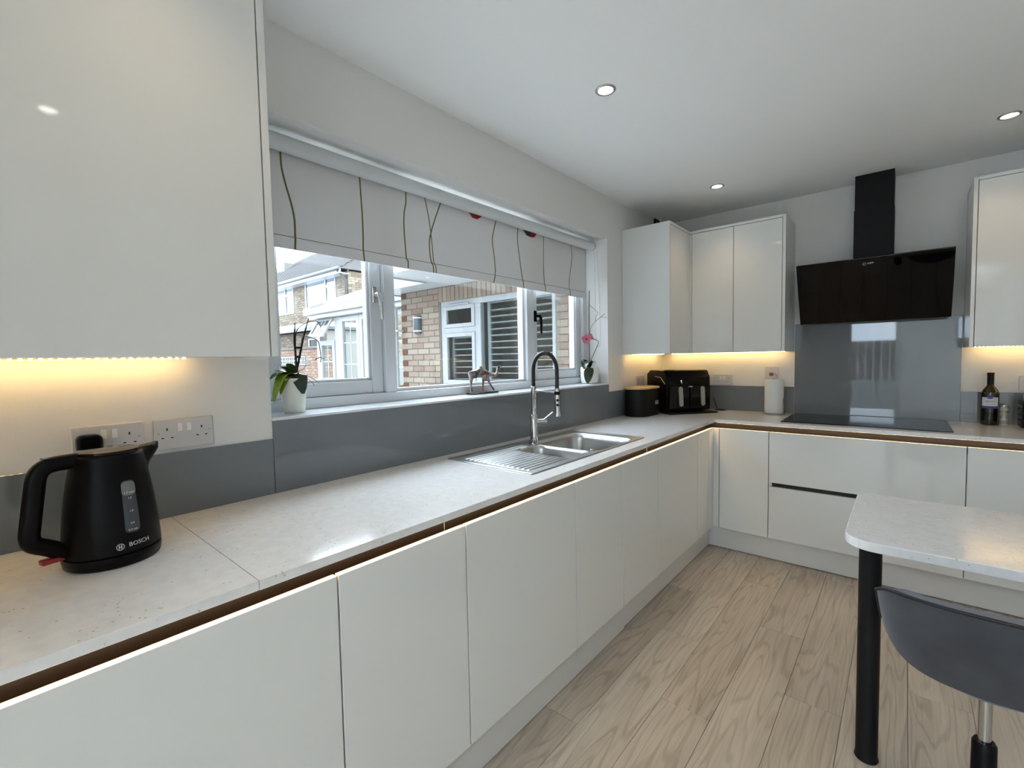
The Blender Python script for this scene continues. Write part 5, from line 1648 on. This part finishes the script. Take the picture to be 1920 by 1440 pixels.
def cons_panel(x0, x1, z0, z1, cols, rows, name):
    t = 0.085
    fr_ = MB().box(x0, x0 + t, 4.455, 4.52, z0, z1).box(x1 - t, x1, 4.455, 4.52, z0, z1).box(x0 + t, x1 - t, 4.455, 4.52, z0, z0 + t).box(x0 + t, x1 - t, 4.455, 4.52, z1 - t, z1).build(name, M['upvc_darkened'], cn, bevel=0.004)
    MB().box(x0 + t, x1 - t, 4.485, 4.490, z0 + t, z1 - t).build('pane', M['glass'], fr_)
    g_ = MB()
    for i in range(1, cols):
        xc = x0 + t + (x1 - x0 - 2 * t) * i / cols
        g_.box(xc - 0.011, xc + 0.011, 4.478, 4.484, z0 + t, z1 - t)
    for j in range(1, rows):
        zc = z0 + t + (z1 - z0 - 2 * t) * j / rows
        g_.box(x0 + t, x1 - t, 4.478, 4.484, zc - 0.011, zc + 0.011)
    g_.build('glazing_bars', M['upvc_darkened'], fr_)


cons_panel(-7.13, -6.56, 0.32, 1.76, 2, 4, 'fixed_light')
cons_panel(-6.34, -5.70, 0.05, CZ - 0.11, 2, 5, 'door_leaf')
cons_panel(-5.69, -5.05, 0.05, CZ - 0.11, 2, 5, 'door_leaf')
cons_panel(-4.98, -4.0, 0.32, CZ - 0.11, 3, 4, 'fixed_light')
# open fanlight, hinged at its top
fan = MB().box(-0.285, -0.235, -0.03, 0.01, -0.40, 0).box(0.235, 0.285, -0.03, 0.01, -0.40, 0).box(-0.235, 0.235, -0.03, 0.01, -0.40, -0.35).box(-0.235, 0.235, -0.03, 0.01, -0.05, 0).box(-0.06, -0.045, -0.02, 0.0, -0.35, -0.05).box(0.06, 0.075, -0.02, 0.0, -0.35, -0.05).build('open_fanlight', M['upvc_darkened'], cn, bevel=0.003, local=True)
MB().box(-0.235, 0.235, -0.012, -0.008, -0.35, -0.05).build('pane', M['sky_pane'], fan, local=True)
fan.location = (-6.845 + 5.8, -0.03, CZ - 0.11)
fan.rotation_euler = (math.radians(-32), 0, 0)
MB().box(CX0, CX1, 7.0, 7.05, 0, CZ + 0.6).box(CX0, CX0 + 0.05, 4.6, 7.0, 0, 0.8).build('inner_wall', M['dark_room'], cn)

# ---- building masses added to shade the courtyard, unseen from the kitchen
nb = thing('shade_house', 'added unseen house block that shades the courtyard and brick extension', 'house', (-7, -4.5, 0))
MB().box(-13.0, -2.2, -9.0, -2.4, -0.15, 5.6).build('wall', M['mortar'], nb)
MB().prism([(-9.3, 5.6), (-2.1, 5.6), (-5.7, 7.6)], -13.2, -2.0, 'x').build('roof', M['roof_tile'], nb)
MB().box(-34.0, -13.0, -8.0, -2.4, -0.15, 4.1).build('shade_wing', M['mortar'], nb)
for xa in (-11.5, -8.0, -4.8):
    fr2 = MB().box(xa, xa + 1.6, -2.40, -2.34, 3.3, 4.5).build('window_frame', M['upvc_darkened'], nb)
    MB().box(xa + 0.07, xa + 1.53, -2.34, -2.33, 3.37, 4.43).build('pane', M['sky_pane'], fr2)
us = thing('shade_storey', 'added unseen storey above the kitchen that shades the courtyard', 'house', (1.3, 3.0, ZC))  # added above the kitchen to block sky light outside the window
MB().box(-0.29, XR + 0.2, -0.30, YH + 3.4, ZC + 0.12, 5.3).build('wall', M['mortar'], us)
MB().prism([(-0.75, 5.3), (YH + 3.85, 5.3), (3.45, 7.4)], -0.29, XR + 0.6, 'x').build('roof', M['roof_tile'], us)

# ---- fence and hedge behind the garden door
fe = thing('timber_fence', 'brown vertical board fence outside the garden door', 'fence', (1.2, -5.5, 0))
bmme = None
for i in range(44):
    if bmme is None:
        o = MB().box(-0.068, 0.068, -0.01, 0.01, 0, 1.75).build('board', M['fence'], fe, bevel=0.002, seg=1, local=True)
        bmme = o.data
    else:
        o = bpy.data.objects.new('board', bmme)
        COL.objects.link(o)
        o.parent = fe
    o.location = (-3.2 + i * 0.142, random.uniform(-0.008, 0.008), -0.15)
for zz in (0.3, 1.3):
    MB().box(-2.1, 4.3, -5.48, -5.43, zz, zz + 0.09).build('rail', M['fence'], fe)

for o in bpy.data.objects:
    if o.type == 'MESH' and len(o.data.materials) == 0:
        o.data.materials.append(M['white_plastic'])
